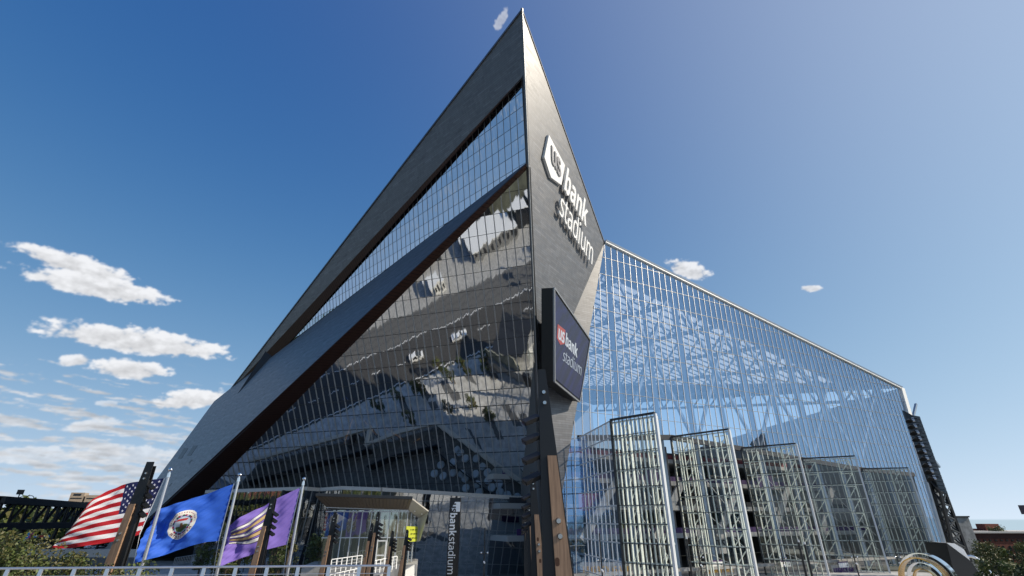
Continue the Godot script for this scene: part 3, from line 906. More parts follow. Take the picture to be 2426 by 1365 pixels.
func podium() -> void:
	var s: Node3D = get_node("stadium")
	var q := [Vector3(-66.749, 14.244, -113.0), Vector3(-39.017, 14.049, -97.0), Vector3(-37.689, 14.029, -101.0), Vector3(-31.718, 14.133, -96.5), Vector3(-23.066, 13.591, -91.5), Vector3(5.637, 12.271, -99.2)]
	wall_glass(s, q[0], q[1], 0.4, 16, 4, M.frame_dark)
	wall_glass(s, q[1], q[2], 1.2, 2, 3, M.frame_grey)
	wall_glass(s, q[2], q[3], 0.4, 5, 4, M.frame_dark)
	wall_glass(s, q[3], q[4], 0.6, 4, 5, M.frame_grey)
	wall_glass(s, q[4], q[5], 2.60, 19, 5, M.frame_grey, -1.40)
	sheet("podium_roof", PackedVector2Array([Vector2(-66.749, -113.0), Vector2(-39.017, -97.0), Vector2(-37.689, -101.0), Vector2(-31.718, -96.5), Vector2(-23.066, -91.5), Vector2(5.637, -99.2), Vector2(4.5, -107), Vector2(-70, -128)]), 11.92, M.concrete_dark, s)
	# round skylights set in the podium roof
	for k in [Vector2(-16.4, -95.3), Vector2(-15.4, -95.8), Vector2(-13.5, -96.6), Vector2(-11.1, -96.0), Vector2(-16.0, -98.1), Vector2(-18.5, -99.4), Vector2(-9.0, -97.1), Vector2(-19.0, -101.5), Vector2(-16.7, -101.4), Vector2(-14.9, -100.2), Vector2(-12.9, -99.8), Vector2(-9.8, -99.0), Vector2(-7.4, -98.0), Vector2(-11.7, -100.4), Vector2(-6.6, -99.4), Vector2(-4.9, -98.3), Vector2(-8.5, -100.8), Vector2(-5.2, -100.5), Vector2(-3.9, -99.4), Vector2(-10.6, -102.2), Vector2(-7.4, -102.1), Vector2(-3.2, -100.8), Vector2(-1.5, -100.9), Vector2(0.6, -100.7)]:
		var st := new_st()
		add_tube(st, Vector3(k.x, 11.92, k.y), Vector3(k.x, 12.17, k.y), 0.85, 0.78, 20)
		meshed(s, "skylight", st.commit(), M.skylight)
	# the pavilion with its folded canopy
	var p := thing("entry_pavilion", "small glass entry pavilion with a folded brown canopy below the stadium", "pavilion")
	var fl := Vector3(-21.487, 10.282, -60.5)
	var fr := Vector3(-12.281, 9.996, -62.0)
	var bk := Vector3(-11.849, 9.01, -66.5)
	var y0 := 4.46
	var u := fr - fl
	u.y = 0
	var w := u.length()
	u = u.normalized()
	var n := Vector3(-u.z, 0, u.x)
	if n.z < 0:
		n = -n
	var h := fr.y - y0
	var foot := Vector3(fl.x, y0, fl.z)
	glaze(node(p, "front_glazing"), foot, u, Vector3.UP, n, 0.0, w / 9.0, 9, 0.0, h * 0.485, 3, PackedVector2Array([Vector2(0, 0), Vector2(w, 0), Vector2(w, h), Vector2(0, h)]), M.lobby_glass, M.frame_light, 0.10, 0.14, 0.10, 0.16, 100)
	var u2 := bk - fr
	u2.y = 0
	var w2 := u2.length()
	u2 = u2.normalized()
	var n2 := Vector3(-u2.z, 0, u2.x)
	if n2.x < 0:
		n2 = -n2
	glaze(node(p, "side_glazing"), Vector3(fr.x, y0, fr.z), u2, Vector3.UP, n2, 0.0, w2 / 3.0, 3, 0.0, h * 0.485, 3, PackedVector2Array([Vector2(0, 0), Vector2(w2, 0), Vector2(w2, h - 0.9), Vector2(0, h)]), M.lobby_glass, M.frame_light, 0.09, 0.12, 0.09, 0.16, 100)
	# canopy: sloping soffit boards to the front, a pale fold at the right
	var co := Vector3(-11.215, 11.016, -58.5)
	var cl := Vector3(-21.609, 11.287, -57.0)
	var cr := Vector3(-10.109, 9.835, -63.5)
	var ci := Vector3(-11.578, 9.151, -65.5)
	var fa := Vector3(-10.952, 6.706, -64.0)
	var fb := Vector3(-11.478, 6.614, -65.3)
	for k in 26:
		var t0 := k / 26.0
		var t1 := (k + 1) / 26.0 - 0.004
		solid_part(p, "soffit_board", [fl.lerp(fr, t0), fl.lerp(fr, t1), cl.lerp(co, t1), cl.lerp(co, t0)], Vector3(0, 0.08, -0.02), M.canopy_brown)
	solid_part(p, "roof", [fl + Vector3(0, 0.12, 0), fr + Vector3(0, 0.12, 0), co + Vector3(0, 0.12, 0), cl + Vector3(0, 0.12, 0)], Vector3(0, 0.22, -0.05), M.frame_dark)
	beam(p, "fascia", cl + Vector3(0, 0.16, 0), co + Vector3(0, 0.16, 0), 0.4, 0.25, M.frame_dark)
	beam(p, "soffit_trim", fl, fr, 0.14, 0.14, M.frame_light)
	solid_part(p, "fold_soffit", [fr, co, cr, ci], Vector3(0, 0.15, -0.1), M.canopy_pale)
	solid_part(p, "fold_fin", [ci, cr, fa, fb], Vector3(-0.12, 0, -0.2), M.canopy_white)
	for q2 in [fr.lerp(cr, 0.32), ci.lerp(cr, 0.45).lerp(co, 0.12)]:
		ball(p, "downlight", q2 + Vector3(0, -0.05, 0.06), 0.09, M.sign_white)
	solid_part(p, "roof_back", [fl, fr, bk + Vector3(0, 0, -2), bk + Vector3(-w, 0, -2)], Vector3(0, 0.25, 0), M.frame_dark)
	box(p, "floor", foot + u * w * 0.5 - n * 4 + Vector3(0, -y0 * 0.5 - 0.02, 0), Vector3(w + 3.0, y0, 9.0), M.concrete, 0.1615)
	solid_part(p, "back_wall", [foot - n * 7.5, foot + u * w - n * 7.5, foot + u * w - n * 7.5 + Vector3(0, h, 0), foot - n * 7.5 + Vector3(0, h, 0)], -n * 0.2, M.lobby_wall)
	var dr := node(p, "double_door")
	for k in 2:
		var a := foot + u * (w * 0.555 + k * 1.02) + n * 0.1
		for e in [[Vector3(0, 0, 0), Vector3(0, 2.4, 0)], [u * 0.98, u * 0.98 + Vector3(0, 2.4, 0)], [Vector3(0, 2.35, 0), u * 0.98 + Vector3(0, 2.35, 0)], [Vector3(0, 0.9, 0), u * 0.98 + Vector3(0, 0.9, 0)], [Vector3(0, 0.08, 0), u * 0.98 + Vector3(0, 0.08, 0)]]:
			beam(dr, "door_frame", a + e[0], a + e[1], 0.13, 0.10, M.frame_white, n)
	var ys := thing("yellow_notice", "yellow notice fixed to the right glass side of the entry pavilion", "sign")
	solid_part(ys, "board", [Vector3(-12.236, 8.305, -61.6), Vector3(-11.424, 8.226, -64.5), Vector3(-11.388, 6.644, -64.5), Vector3(-12.128, 6.707, -61.6)], Vector3(-0.06, 0, -0.03), M.sign_yellow)
	for k in 3:
		var a: Vector3 = Vector3(-12.236, 8.305, -61.6).lerp(Vector3(-12.128, 6.707, -61.6), 0.22 + k * 0.27)
		var b: Vector3 = Vector3(-11.424, 8.226, -64.5).lerp(Vector3(-11.388, 6.644, -64.5), 0.22 + k * 0.27)
		for w_ in 5:
			var f := 0.34 + w_ * 0.125 + (0.02 if (k + w_) % 2 else 0.0)
			beam(ys, "line_of_print", a.lerp(b, f) + Vector3(0.04, 0, 0.03), a.lerp(b, f + 0.06 + 0.03 * ((k * 3 + w_) % 2)) + Vector3(0.04, 0, 0.03), 0.02, 0.09, M.sign_black)
	var lw := thing("white_plinth_wall", "low white wall at the right foot of the entry pavilion", "wall")
	solid_part(lw, "panel", [Vector3(-11.588, 4.02, -58.0), Vector3(-10.585, 4.601, -59.5), Vector3(-10.413, 2.191, -59.5), Vector3(-11.507, 2.362, -58.0)], Vector3(-0.15, 0, -0.3), M.canopy_white)

# ---------------------------------------------------------------- signs
func shield(parent: Node, x0: float, x1: float, y0: float, y1: float, tip: float, depth: float, m: Material) -> void:
	# a flat-topped shield standing left of the letters, its foot cut to a point
	var pts := [Vector3(x0, y1, 0), Vector3(x1, y1, 0), Vector3(x1, y0, 0), Vector3(lerpf(x0, x1, 0.72), tip, 0), Vector3(x0, lerpf(y0, y1, 0.28), 0)]
	solid_part(parent, "shield", pts, Vector3(0, 0, -depth), m)

func signs() -> void:
	var bold := SystemFont.new()
	bold.font_names = PackedStringArray(["Droid Sans"])
	bold.font_weight = 700
	var reg := SystemFont.new()
	reg.font_names = PackedStringArray(["Droid Sans"])
	# big raised letters on the sunlit prow
	var big := thing("prow_sign", "raised white us bank stadium lettering on the sunlit prow", "sign")
	solid_part(big, "shield", [Vector3(6.518, 69.851, -63.24), Vector3(9.782, 67.78, -68.816), Vector3(9.006, 63.7, -69.419), Vector3(6.905, 63.16, -66.621), Vector3(5.618, 65.359, -63.839)], Vector3(-0.799, 0.234, -0.554) * 0.55, M.sign_white)
	var line := func(o: Node3D, called: String, f: Transform3D, text: String, font: Font, m: Material, depth: float, step: float) -> void:
		var g := node(o, called)
		g.transform = f
		letters(g, text, font, 1.0, m, Vector3.ZERO, depth, step)
	line.call(big, "emblem_letters", Transform3D(Vector3(2.022, -1.077, -3.367), Vector3(-0.047, 5.095, 2.217), Vector3(0.799, -0.234, 0.554), Vector3(6.841, 65.735, -65.225)), "us", bold, M.zinc_plain, 0.16, 0.92)
	line.call(big, "first_line", Transform3D(Vector3(2.271, -1.238, -3.793), Vector3(0.992, 5.819, 1.025), Vector3(0.799, -0.234, 0.554), Vector3(9.19, 63.299, -69.672)), "bank", bold, M.sign_white, 0.4, 0.93)
	line.call(big, "second_line", Transform3D(Vector3(2.186, -1.107, -3.616), Vector3(0.736, 5.7, 1.345), Vector3(0.799, -0.234, 0.554), Vector3(8.236, 58.334, -70.393)), "stadium", reg, M.sign_white, 0.4, 0.95)
	# the video screen hung below
	var sc := thing("video_screen", "large dark blue video screen in a black case on the prow", "video screen")
	solid_part(sc, "case", [Vector3(6.678, 42.098, -67.785), Vector3(13.862, 37.779, -79.955), Vector3(11.451, 26.986, -81.036), Vector3(6.665, 28.504, -73.501)], Vector3(-0.799, 0.234, -0.554) * 2.4, M.black_steel)
	solid_part(sc, "mount", [Vector3(6.433, 38.056, -72.925), Vector3(9.306, 34.56, -78.538), Vector3(8.342, 32.011, -78.225), Vector3(7.147, 31.778, -76.602)], Vector3(-0.799, 0.234, -0.554) * 2.6, M.black_steel)
	solid_part(sc, "screen", [Vector3(6.867, 41.484, -68.207), Vector3(13.639, 37.355, -79.704), Vector3(11.468, 27.374, -80.788), Vector3(6.904, 28.921, -73.561)], Vector3(-0.799, 0.234, -0.554) * 0.05, M.screen_face, Vector3(0.486, -0.292, -0.824), Vector3(0.355, 0.927, -0.12))
	var fr := [Vector3(6.678, 42.098, -67.785), Vector3(13.862, 37.779, -79.955), Vector3(11.451, 26.986, -81.036), Vector3(6.665, 28.504, -73.501)]
	for k in 4:
		beam(sc, "frame", fr[k], fr[(k + 1) % 4], 0.22, 0.3, M.frame_grey, Vector3(0.799, -0.234, 0.554))
	solid_part(sc, "screen_emblem", [Vector3(7.323, 37.052, -70.661), Vector3(8.739, 36.82, -72.8), Vector3(8.546, 34.684, -73.423), Vector3(7.776, 34.221, -72.509), Vector3(7.141, 34.928, -71.295)], Vector3(-0.799, 0.234, -0.554) * 0.02, M.screen_red)
	line.call(sc, "screen_emblem_letters", Transform3D(Vector3(1.191, -0.213, -1.805), Vector3(0.224, 2.875, 0.89), Vector3(0.799, -0.234, 0.554), Vector3(7.273, 34.921, -71.38)), "us", bold, M.screen_white, 0.02, 0.92)
	line.call(sc, "screen_first_line", Transform3D(Vector3(1.053, -0.444, -1.703), Vector3(0.274, 2.596, 0.7), Vector3(0.799, -0.234, 0.554), Vector3(8.618, 34.609, -73.504)), "bank", bold, M.screen_white, 0.02, 0.93)
	line.call(sc, "screen_second_line", Transform3D(Vector3(1.065, -0.276, -1.65), Vector3(0.299, 2.353, 0.562), Vector3(0.799, -0.234, 0.554), Vector3(8.138, 32.115, -73.865)), "stadium", reg, M.screen_grey, 0.02, 0.95)
	# black pylon with the name reading downwards
	var py := thing("pylon_sign", "tall black pylon with the stadium name running downwards in white", "sign", Vector3(-8.026, 0.0, -74.0), -0.1000)
	box(py, "slab", Vector3(0, 5.89, 0), Vector3(1.49, 11.79, 0.7), M.sign_black)
	var run := node(py, "lettering", Vector3(-0.238, 11.24, 0.36))
	run.rotation.z = -PI / 2.0
	shield(run, 0.0, 1.25, -0.05, 1.0, -0.28, 0.03, M.sign_white)
	letters(run, "us", bold, 1.2, M.sign_black, Vector3(0.1, -0.25, 0.01), 0.03, 0.92)
	letters(run, "bank", bold, 1.3, M.sign_white, Vector3(1.32, -0.36, 0.0), 0.05, 0.94)
	letters(run, "stadium", reg, 1.3, M.sign_white, Vector3(4.35, -0.36, 0.0), 0.05, 0.94)
	# gate names over the doors and the small direction boards
	var gates := [[Vector3(10.734, 1.732, -84.0), 1.15, "gate_orange", 0.000, "orange LEGACY GATE lettering partly hidden by the largest light mast"], [Vector3(32.573, 0.919, -92.0), 0.95, "gate_orange", 0.450, "orange LEGACY GATE lettering below the second glass door"], [Vector3(60.801, 0.002, -104.0), 1.00, "gate_purple", 0.350, "purple LEGACY GATE lettering below the fourth glass door"]]
	for g in gates:
		var o := thing("gate_sign", g[4], "sign", g[0], g[3])
		letters(o, "LEGACY GATE", bold, g[1], M[g[2]], Vector3.ZERO, 0.08, 1.0)
		beam(o, "mounting_rail", Vector3(-0.3, 0.35, -0.25), Vector3(g[1] * 7.4, 0.35, -0.25), 0.3, g[1] * 1.7, M.concrete)
	for g in [[Vector3(34.82, 2.187, -93.0), 0.4, "white direction board with an arrow under the second glass door"], [Vector3(49.422, 1.747, -99.0), 0.4, "white direction board with an arrow under the third glass door"], [Vector3(63.537, 1.168, -105.0), 0.4, "white direction board with an arrow under the fourth glass door"]]:
		var o := thing("direction_board", g[2], "sign", g[0], g[1])
		box(o, "board", Vector3.ZERO, Vector3(2.6, 0.8, 0.1), M.sign_white)
		box(o, "top_band", Vector3(0, 0.48, 0), Vector3(2.6, 0.2, 0.12), M.interior_purple)
		box(o, "arrow_shaft", Vector3(0.85, -0.05, 0.07), Vector3(0.4, 0.06, 0.02), M.sign_black)
		for q in [-1, 1]:
			beam(o, "arrow_head", Vector3(1.08, -0.05, 0.07), Vector3(0.9, -0.05 + 0.16 * q, 0.07), 0.06, 0.02, M.sign_black, Vector3(0, 0, 1))
	var wg := thing("wall_lettering", "dark GATES lettering on the pale concourse wall behind the doors", "sign", Vector3(40.067, 4.366, -112.0), 0.4500)
	box(wg, "panel", Vector3(2.6, 0.9, -0.2), Vector3(8.0, 5.4, 0.2), M.interior_pale)
	letters(wg, "GATES", bold, 1.9, M.sign_black, Vector3(0.2, -0.6, 0.0), 0.06, 1.0)

# ---------------------------------------------------------------- masts and flags
func mast(h: float, wt: float, wb: float, sg: float) -> Node3D:
	var o := Node3D.new()
	var wood_top := h * 0.84
	var xw := func(y: float, t: float) -> float: return sg * t * lerpf(wb, wt, y / h)
	var edge := func(t0: float, t1: float, ya: float, yb: float, z: float) -> Array:
		return [Vector3(xw.call(ya, t0), ya, z), Vector3(xw.call(ya, t1), ya, z), Vector3(xw.call(yb, t1), yb, z), Vector3(xw.call(yb, t0), yb, z)]
	solid_part(o, "steel_fin", edge.call(0.0, 1.0, 0.0, h, 0.0), Vector3(0, 0, -0.05), M.black_steel)
	solid_part(o, "steel_fin", edge.call(0.0, 1.0, 0.0, h * 0.985, -0.22), Vector3(0, 0, -0.05), M.black_steel)
	solid_part(o, "spine", edge.call(0.1, 0.3, 0.0, h * 0.93, -0.05), Vector3(0, 0, -0.17), M.black_steel)
	var wb_ := solid_part(o, "timber_board", edge.call(0.40, 0.93, 0.0, wood_top, 0.09), Vector3(0, 0, -0.088), M.timber)
	wb_.set_meta("label", "tapered timber board")
	for y in [h * 0.955, h * 0.935]:
		var c := Vector3(xw.call(y, 0.5), y, 0.0)
		tube(o, "bolt", c, c + Vector3(0, 0, 0.05), 0.055, 0.04, M.bolt_steel, 12)
	for y in [h * 0.735, h * 0.712, h * 0.35, h * 0.327]:
		var c := Vector3(xw.call(y, 0.66), y, 0.09)
		tube(o, "bolt", c, c + Vector3(0, 0, 0.05), 0.065, 0.045, M.bolt_steel, 12)
	for k in 4:
		var y := h * (0.912 - 0.034 * k)
		var a := Vector3(-sg * 0.0, y, -0.13)
		var b := Vector3(-sg * 0.36, y - 0.17, 0.02)
		var arm := node(o, "lamp_arm")
		beam(arm, "blade", a, b, 0.20, 0.09, M.black_steel, Vector3(sg * 0.4, 0.9, 0.2))
		beam(arm, "lens", b + Vector3(0, -0.03, 0), b.lerp(a, 0.5) + Vector3(0, -0.05, 0), 0.14, 0.05, M.window_dark, Vector3(sg * 0.4, 0.9, 0.2))
	return o

func flag_surface(c: Array, waves: Array, nu: int, nv: int) -> ArrayMesh:
	# c[0] is the upper edge, c[1] the lower edge, four points each from the pole outwards
	var pos := []
	for j in nv + 1:
		var t := float(j) / nv
		for i in nu + 1:
			var s := float(i) / nu
			var e := []
			for k in 2:
				var p: Array = c[k]
				var w := [-4.5 * (s - 1.0 / 3) * (s - 2.0 / 3) * (s - 1), 13.5 * s * (s - 2.0 / 3) * (s - 1), -13.5 * s * (s - 1.0 / 3) * (s - 1), 4.5 * s * (s - 1.0 / 3) * (s - 2.0 / 3)]
				e.append(p[0] * w[0] + p[1] * w[1] + p[2] * w[2] + p[3] * w[3])
			var q: Vector3 = e[0].lerp(e[1], t)
			var off := 0.0
			for wv in waves:
				off += wv[0] * s * (1.2 - 0.3 * s) * sin(wv[1] * s + wv[2] * t + wv[3])
			off += 0.05 * sin(23.0 * s + 31.0 * t) * s + 0.025 * sin(51.0 * t - 37.0 * s)
			pos.append(q + Vector3(0.10, 0.05, 1.0) * off)
	var st := new_st()
	st.set_smooth_group(0)
	for j in nv:
		for i in nu:
			var k := j * (nu + 1) + i
			var quad := [k, k + 1, k + nu + 2, k + nu + 1]
			for m in [0, 1, 2, 0, 2, 3]:
				var id: int = quad[m]
				st.set_uv(Vector2(float(id % (nu + 1)) / nu, float(id / (nu + 1)) / nv))
				st.add_vertex(pos[id])
	st.index()
	st.generate_normals()
	return st.commit()

func cloth(called: String, im: Image) -> StandardMaterial3D:
	var m := mat(called, Color.WHITE, 0.75)
	m.albedo_texture = ImageTexture.create_from_image(im)
	m.backlight_enabled = true
	m.backlight = Color(0.7, 0.7, 0.7)
	m.cull_mode = BaseMaterial3D.CULL_DISABLED
	return m

func fill_poly(im: Image, pts: PackedVector2Array, c: Color) -> void:
	var lo := pts[0]
	var hi := pts[0]
	for p in pts:
		lo = lo.min(p)
		hi = hi.max(p)
	for y in range(maxi(0, int(lo.y)), mini(im.get_height(), int(hi.y) + 1)):
		for x in range(maxi(0, int(lo.x)), mini(im.get_width(), int(hi.x) + 1)):
			if Geometry2D.is_point_in_polygon(Vector2(x + 0.5, y + 0.5), pts):
				im.set_pixel(x, y, c)

func star(im: Image, c: Vector2, r: float, col: Color) -> void:
	var pts := PackedVector2Array()
	for k in 10:
		var a := -PI / 2 + k * PI / 5
		pts.append(c + Vector2(cos(a), sin(a)) * (r if k % 2 == 0 else r * 0.4))
	fill_poly(im, pts, col)

func ellipse(im: Image, c: Vector2, rx: float, ry: float, col: Color) -> void:
	for y in range(int(c.y - ry), int(c.y + ry) + 1):
		for x in range(int(c.x - rx), int(c.x + rx) + 1):
			if pow((x - c.x) / rx, 2) + pow((y - c.y) / ry, 2) <= 1.0 and x >= 0 and y >= 0 and x < im.get_width() and y < im.get_height():
				im.set_pixel(x, y, col)

const GLYPHS := {"M": "10001110111010110001100011000110001", "I": "11111001000010000100001000010011111", "N": "10001110011010110011100011000110001", "E": "11111100001000011110100001000011111", "S": "01111100001000001110000010000111110", "O": "01110100011000110001100011000101110", "T": "11111001000010000100001000010000100", "A": "01110100011000111111100011000110001"}

func flags_images() -> Array:
	var us := Image.create(494, 260, false, Image.FORMAT_RGB8)
	us.fill(Color(0.90, 0.90, 0.91))
	for k in 7:
		us.fill_rect(Rect2i(0, k * 40, 494, 20), Color(0.70, 0.07, 0.13))
	us.fill_rect(Rect2i(0, 0, 198, 140), Color(0.10, 0.13, 0.33))
	for r in 9:
		for k in (6 if r % 2 == 0 else 5):
			star(us, Vector2(17 + k * 33 + (0.0 if r % 2 == 0 else 16.5), 14 + r * 14), 7.5, Color(0.93, 0.93, 0.95))
	var mn := Image.create(480, 300, false, Image.FORMAT_RGB8)
	mn.fill(Color(0.20, 0.42, 0.86))
	var c := Vector2(240, 150)
	ellipse(mn, c, 82, 82, Color(0.93, 0.92, 0.88))
	ellipse(mn, c, 56, 56, Color(0.20, 0.32, 0.62))
	for k in 30:
		var a := TAU * k / 30.0
		ellipse(mn, c + Vector2(cos(a), sin(a)) * 53, 5, 5, [Color(0.62, 0.12, 0.18), Color(0.20, 0.36, 0.22), Color(0.80, 0.72, 0.78)][k % 3])
	ellipse(mn, c, 46, 46, Color(0.74, 0.80, 0.86))
	fill_poly(mn, PackedVector2Array([c + Vector2(-42, 12), c + Vector2(-20, 2), c + Vector2(8, 8), c + Vector2(42, 4), c + Vector2(34, 30), c + Vector2(0, 45), c + Vector2(-32, 32)]), Color(0.33, 0.40, 0.24))
	fill_poly(mn, PackedVector2Array([c + Vector2(-30, -30), c + Vector2(24, -36), c + Vector2(36, -26), c + Vector2(-22, -18)]), Color(0.72, 0.20, 0.20))
	fill_poly(mn, PackedVector2Array([c + Vector2(-12, 18), c + Vector2(-4, -8), c + Vector2(8, -10), c + Vector2(14, 22)]), Color(0.50, 0.36, 0.24))
	var word := "MINNESOTA"
	for k in word.length():
		var a := deg_to_rad(148.0 - k * 14.5)
		var o := c + Vector2(cos(a), sin(a)) * 69
		var bits: String = GLYPHS[word[k]]
		for i in 35:
			if bits[i] == "1":
				var loc := Vector2((i % 5 - 2.0) * 2.1, (i / 5 - 3.0) * 2.1)
				var q := o + loc.rotated(a - PI / 2)
				mn.fill_rect(Rect2i(int(q.x), int(q.y), 3, 3), Color(0.45, 0.10, 0.16))
	for k in 18:
		star(mn, c + Vector2(cos(PI + 0.25 + k * 0.155), sin(PI + 0.25 + k * 0.155)) * 69, 4.5, Color(0.55, 0.16, 0.2))
	var pu := Image.create(480, 300, false, Image.FORMAT_RGB8)
	pu.fill(Color(0.52, 0.43, 0.77))
	var dark := Color(0.10, 0.08, 0.14)
	var pale := Color(0.90, 0.89, 0.87)
	var sand := Color(0.78, 0.66, 0.46)
	# sweeping pale and sand bands with dark outlines
	for k in 5:
		var y := 36.0 + k * 34
		var w := 30.0 - k * 2
		var arc := func(grow: float) -> PackedVector2Array:
			var p := PackedVector2Array()
			for i in 13:
				var s := i / 12.0
				p.append(Vector2(215 + s * 235, y + 46.0 * sin(s * 2.6 + k * 0.3) - w * (0.5 - 0.35 * s) - grow))
			for i in 13:
				var s := 1.0 - i / 12.0
				p.append(Vector2(215 + s * 235, y + 46.0 * sin(s * 2.6 + k * 0.3) + w * (0.5 - 0.35 * s) + grow))
			return p
		fill_poly(pu, arc.call(4.0), dark)
		fill_poly(pu, arc.call(0.0), sand if k % 2 else pale)
	return [us, mn, pu]

func masts_and_flags() -> void:
	var grp := "tapered light masts of black steel and timber"
	for m in [[Vector3(0.623, 0.0, -11.0), 12.21, 0.17, 1.45, 1.0, "largest and nearest light mast, just right of the prow edge", 0.00],
		[Vector3(0.823, 0.0, -23.0), 10.95, 0.20, 1.25, 1.0, "second light mast of the right row, left of the largest one", 0.00],
		[Vector3(1.169, 0.0, -40.0), 10.32, 0.22, 1.20, 1.0, "third light mast of the right row", 0.00],
		[Vector3(1.39, 0.0, -54.0), 9.75, 0.24, 1.20, 1.0, "fourth light mast of the right row", 0.00],
		[Vector3(1.479, 0.0, -66.0), 9.25, 0.24, 1.20, 1.0, "farthest light mast of the right row", 0.00],
		[Vector3(-17.089, 0.0, -24.0), 11.48, 0.34, 1.50, -1.0, "tall light mast in front of the striped flag", 0.00],
		[Vector3(-14.612, 0.0, -32.0), 10.29, 0.26, 1.35, -1.0, "light mast in front of the purple flag", 0.00],
		[Vector3(-12.692, 0.0, -38.0), 9.50, 0.20, 1.25, -1.0, "light mast at the left end of the pavilion glass", 0.00],
		[Vector3(-12.316, 0.0, -47.0), 8.70, 0.20, 1.10, -1.0, "left one of the two close light masts before the pavilion doors", 0.00],
		[Vector3(-10.856, 0.0, -43.0), 9.57, 0.18, 1.00, -1.0, "right one of the two close light masts before the pavilion doors", 0.00],
		[Vector3(-11.081, 0.0, -50.0), 8.05, 0.20, 1.10, -1.0, "light mast right of the pavilion doors", 0.00],
		[Vector3(-9.726, 0.0, -50.0), 8.15, 0.20, 1.10, -1.0, "light mast at the right corner of the pavilion", 0.00]]:
		var o := mast(m[1], m[2], m[3], m[4])
		put(self, o, "light_mast")
		o.position = m[0]
		o.rotation.y = m[6]
		tag(o, m[5], "light mast", grp)
	var ims := flags_images()
	var poles := [Vector3(-20.227, 11.656, -30.0), Vector3(-17.93, 11.653, -33.5), Vector3(-15.063, 11.645, -37.0)]
	var fl := [
		[[Vector3(-20.428, 11.191, -30.0), Vector3(-21.953, 10.905, -29.5), Vector3(-22.833, 10.389, -29.0), Vector3(-23.375, 9.148, -28.5)], [Vector3(-20.885, 8.259, -30.0), Vector3(-21.705, 7.963, -29.5), Vector3(-23.176, 7.681, -29.0), Vector3(-24.376, 7.645, -28.5)]],
		[[Vector3(-18.18, 11.113, -33.5), Vector3(-19.681, 10.433, -33.0), Vector3(-21.058, 9.832, -32.5), Vector3(-21.999, 9.189, -32.0)], [Vector3(-18.276, 7.799, -33.5), Vector3(-19.683, 7.544, -33.0), Vector3(-20.879, 7.078, -32.5), Vector3(-22.005, 6.699, -32.0)]],
		[[Vector3(-15.216, 11.08, -37.0), Vector3(-16.481, 10.306, -36.333), Vector3(-17.643, 9.495, -35.667), Vector3(-18.807, 8.531, -35.0)], [Vector3(-15.438, 7.469, -37.0), Vector3(-16.559, 7.148, -36.333), Vector3(-17.702, 6.746, -35.667), Vector3(-18.54, 6.296, -35.0)]],
	]
	var pl := ["silver flagpole flying the red and white striped flag", "silver flagpole flying the blue flag with a round seal", "silver flagpole flying the purple flag"]
	var ll := ["red and white striped flag with white stars on dark blue, streaming left", "bright blue flag with a round white seal", "purple flag with sweeping cream and sand shapes"]
	var nm := ["stars_cloth", "blue_cloth", "purple_cloth"]
	for k in 3:
		var top: Vector3 = poles[k]
		var o := thing("flagpole", pl[k], "flagpole", Vector3(top.x, 0, top.z), 0.0, "silver flagpoles in front of the stadium")
		tube(o, "pole", Vector3.ZERO, Vector3(0, top.y - 0.28, 0), 0.125, 0.075, M.pole_silver, 14)
		tube(o, "collar", Vector3(0, top.y - 0.42, 0), Vector3(0, top.y - 0.18, 0), 0.10, 0.085, M.chrome, 14)
		tube(o, "truck", Vector3(0, top.y - 0.18, 0), Vector3(0, top.y - 0.08, 0), 0.05, 0.05, M.chrome, 10)
		ball(o, "finial", Vector3(0, top.y, 0), 0.125, M.chrome)
		var hp: Vector3 = fl[k][0][0] - Vector3(top.x, 0, top.z)
		var lp: Vector3 = fl[k][1][0] - Vector3(top.x, 0, top.z)
		tube(o, "halyard", Vector3(0.1, top.y - 0.35, 0), hp, 0.012, 0.012, M.sign_white, 5)
		tube(o, "halyard", lp, Vector3(0.12, 1.2, 0), 0.012, 0.012, M.sign_white, 5)
		tube(o, "base", Vector3.ZERO, Vector3(0, 0.25, 0), 0.28, 0.2, M.pole_silver, 14)
		var f := thing("flag", ll[k], "flag", fl[k][0][0], 0.0, "flags flying in front of the stadium")
		var cc := [[], []]
		for e in 2:
			for p in fl[k][e]:
				cc[e].append(p - fl[k][0][0])
		var wv: Array = [[[0.20, 9.0, 2.0, 0.3], [0.09, 17.0, -3.0, 1.0]], [[0.32, 8.5, 5.0, 1.8], [0.16, 17.0, -7.0, 0.2], [0.07, 29.0, 9.0, 2.0]], [[0.30, 8.5, 4.6, 0.8], [0.15, 16.0, -6.0, 2.2], [0.06, 31.0, 5.0, 1.0]]][k]
		meshed(f, "cloth", flag_surface(cc, wv, 60, 40), cloth(nm[k], ims[k]))
		beam(f, "heading", Vector3.ZERO, lp - hp, 0.07, 0.02, M.sign_white)

# ---------------------------------------------------------------- street furniture
func railing(o: Node3D, a: Vector3, b: Vector3, posts: int, drop: float, wires: int, r: float, m: Material, lean := Vector3.ZERO) -> void:
	tube(o, "top_rail", a, b, r, r, m, 10)
	for k in posts + 1:
		var p := a.lerp(b, float(k) / posts)
		beam(o, "post", p, p + Vector3(0, -drop, 0) + lean, 0.035, 0.09, m, (b - a).normalized())
	for k in wires:
		var d := drop * (k + 1.0) / (wires + 1.0)
		tube(o, "wire", a + Vector3(0, -d, 0) + lean * (d / drop), b + Vector3(0, -d, 0) + lean * (d / drop), r * 0.32, r * 0.32, m, 6)

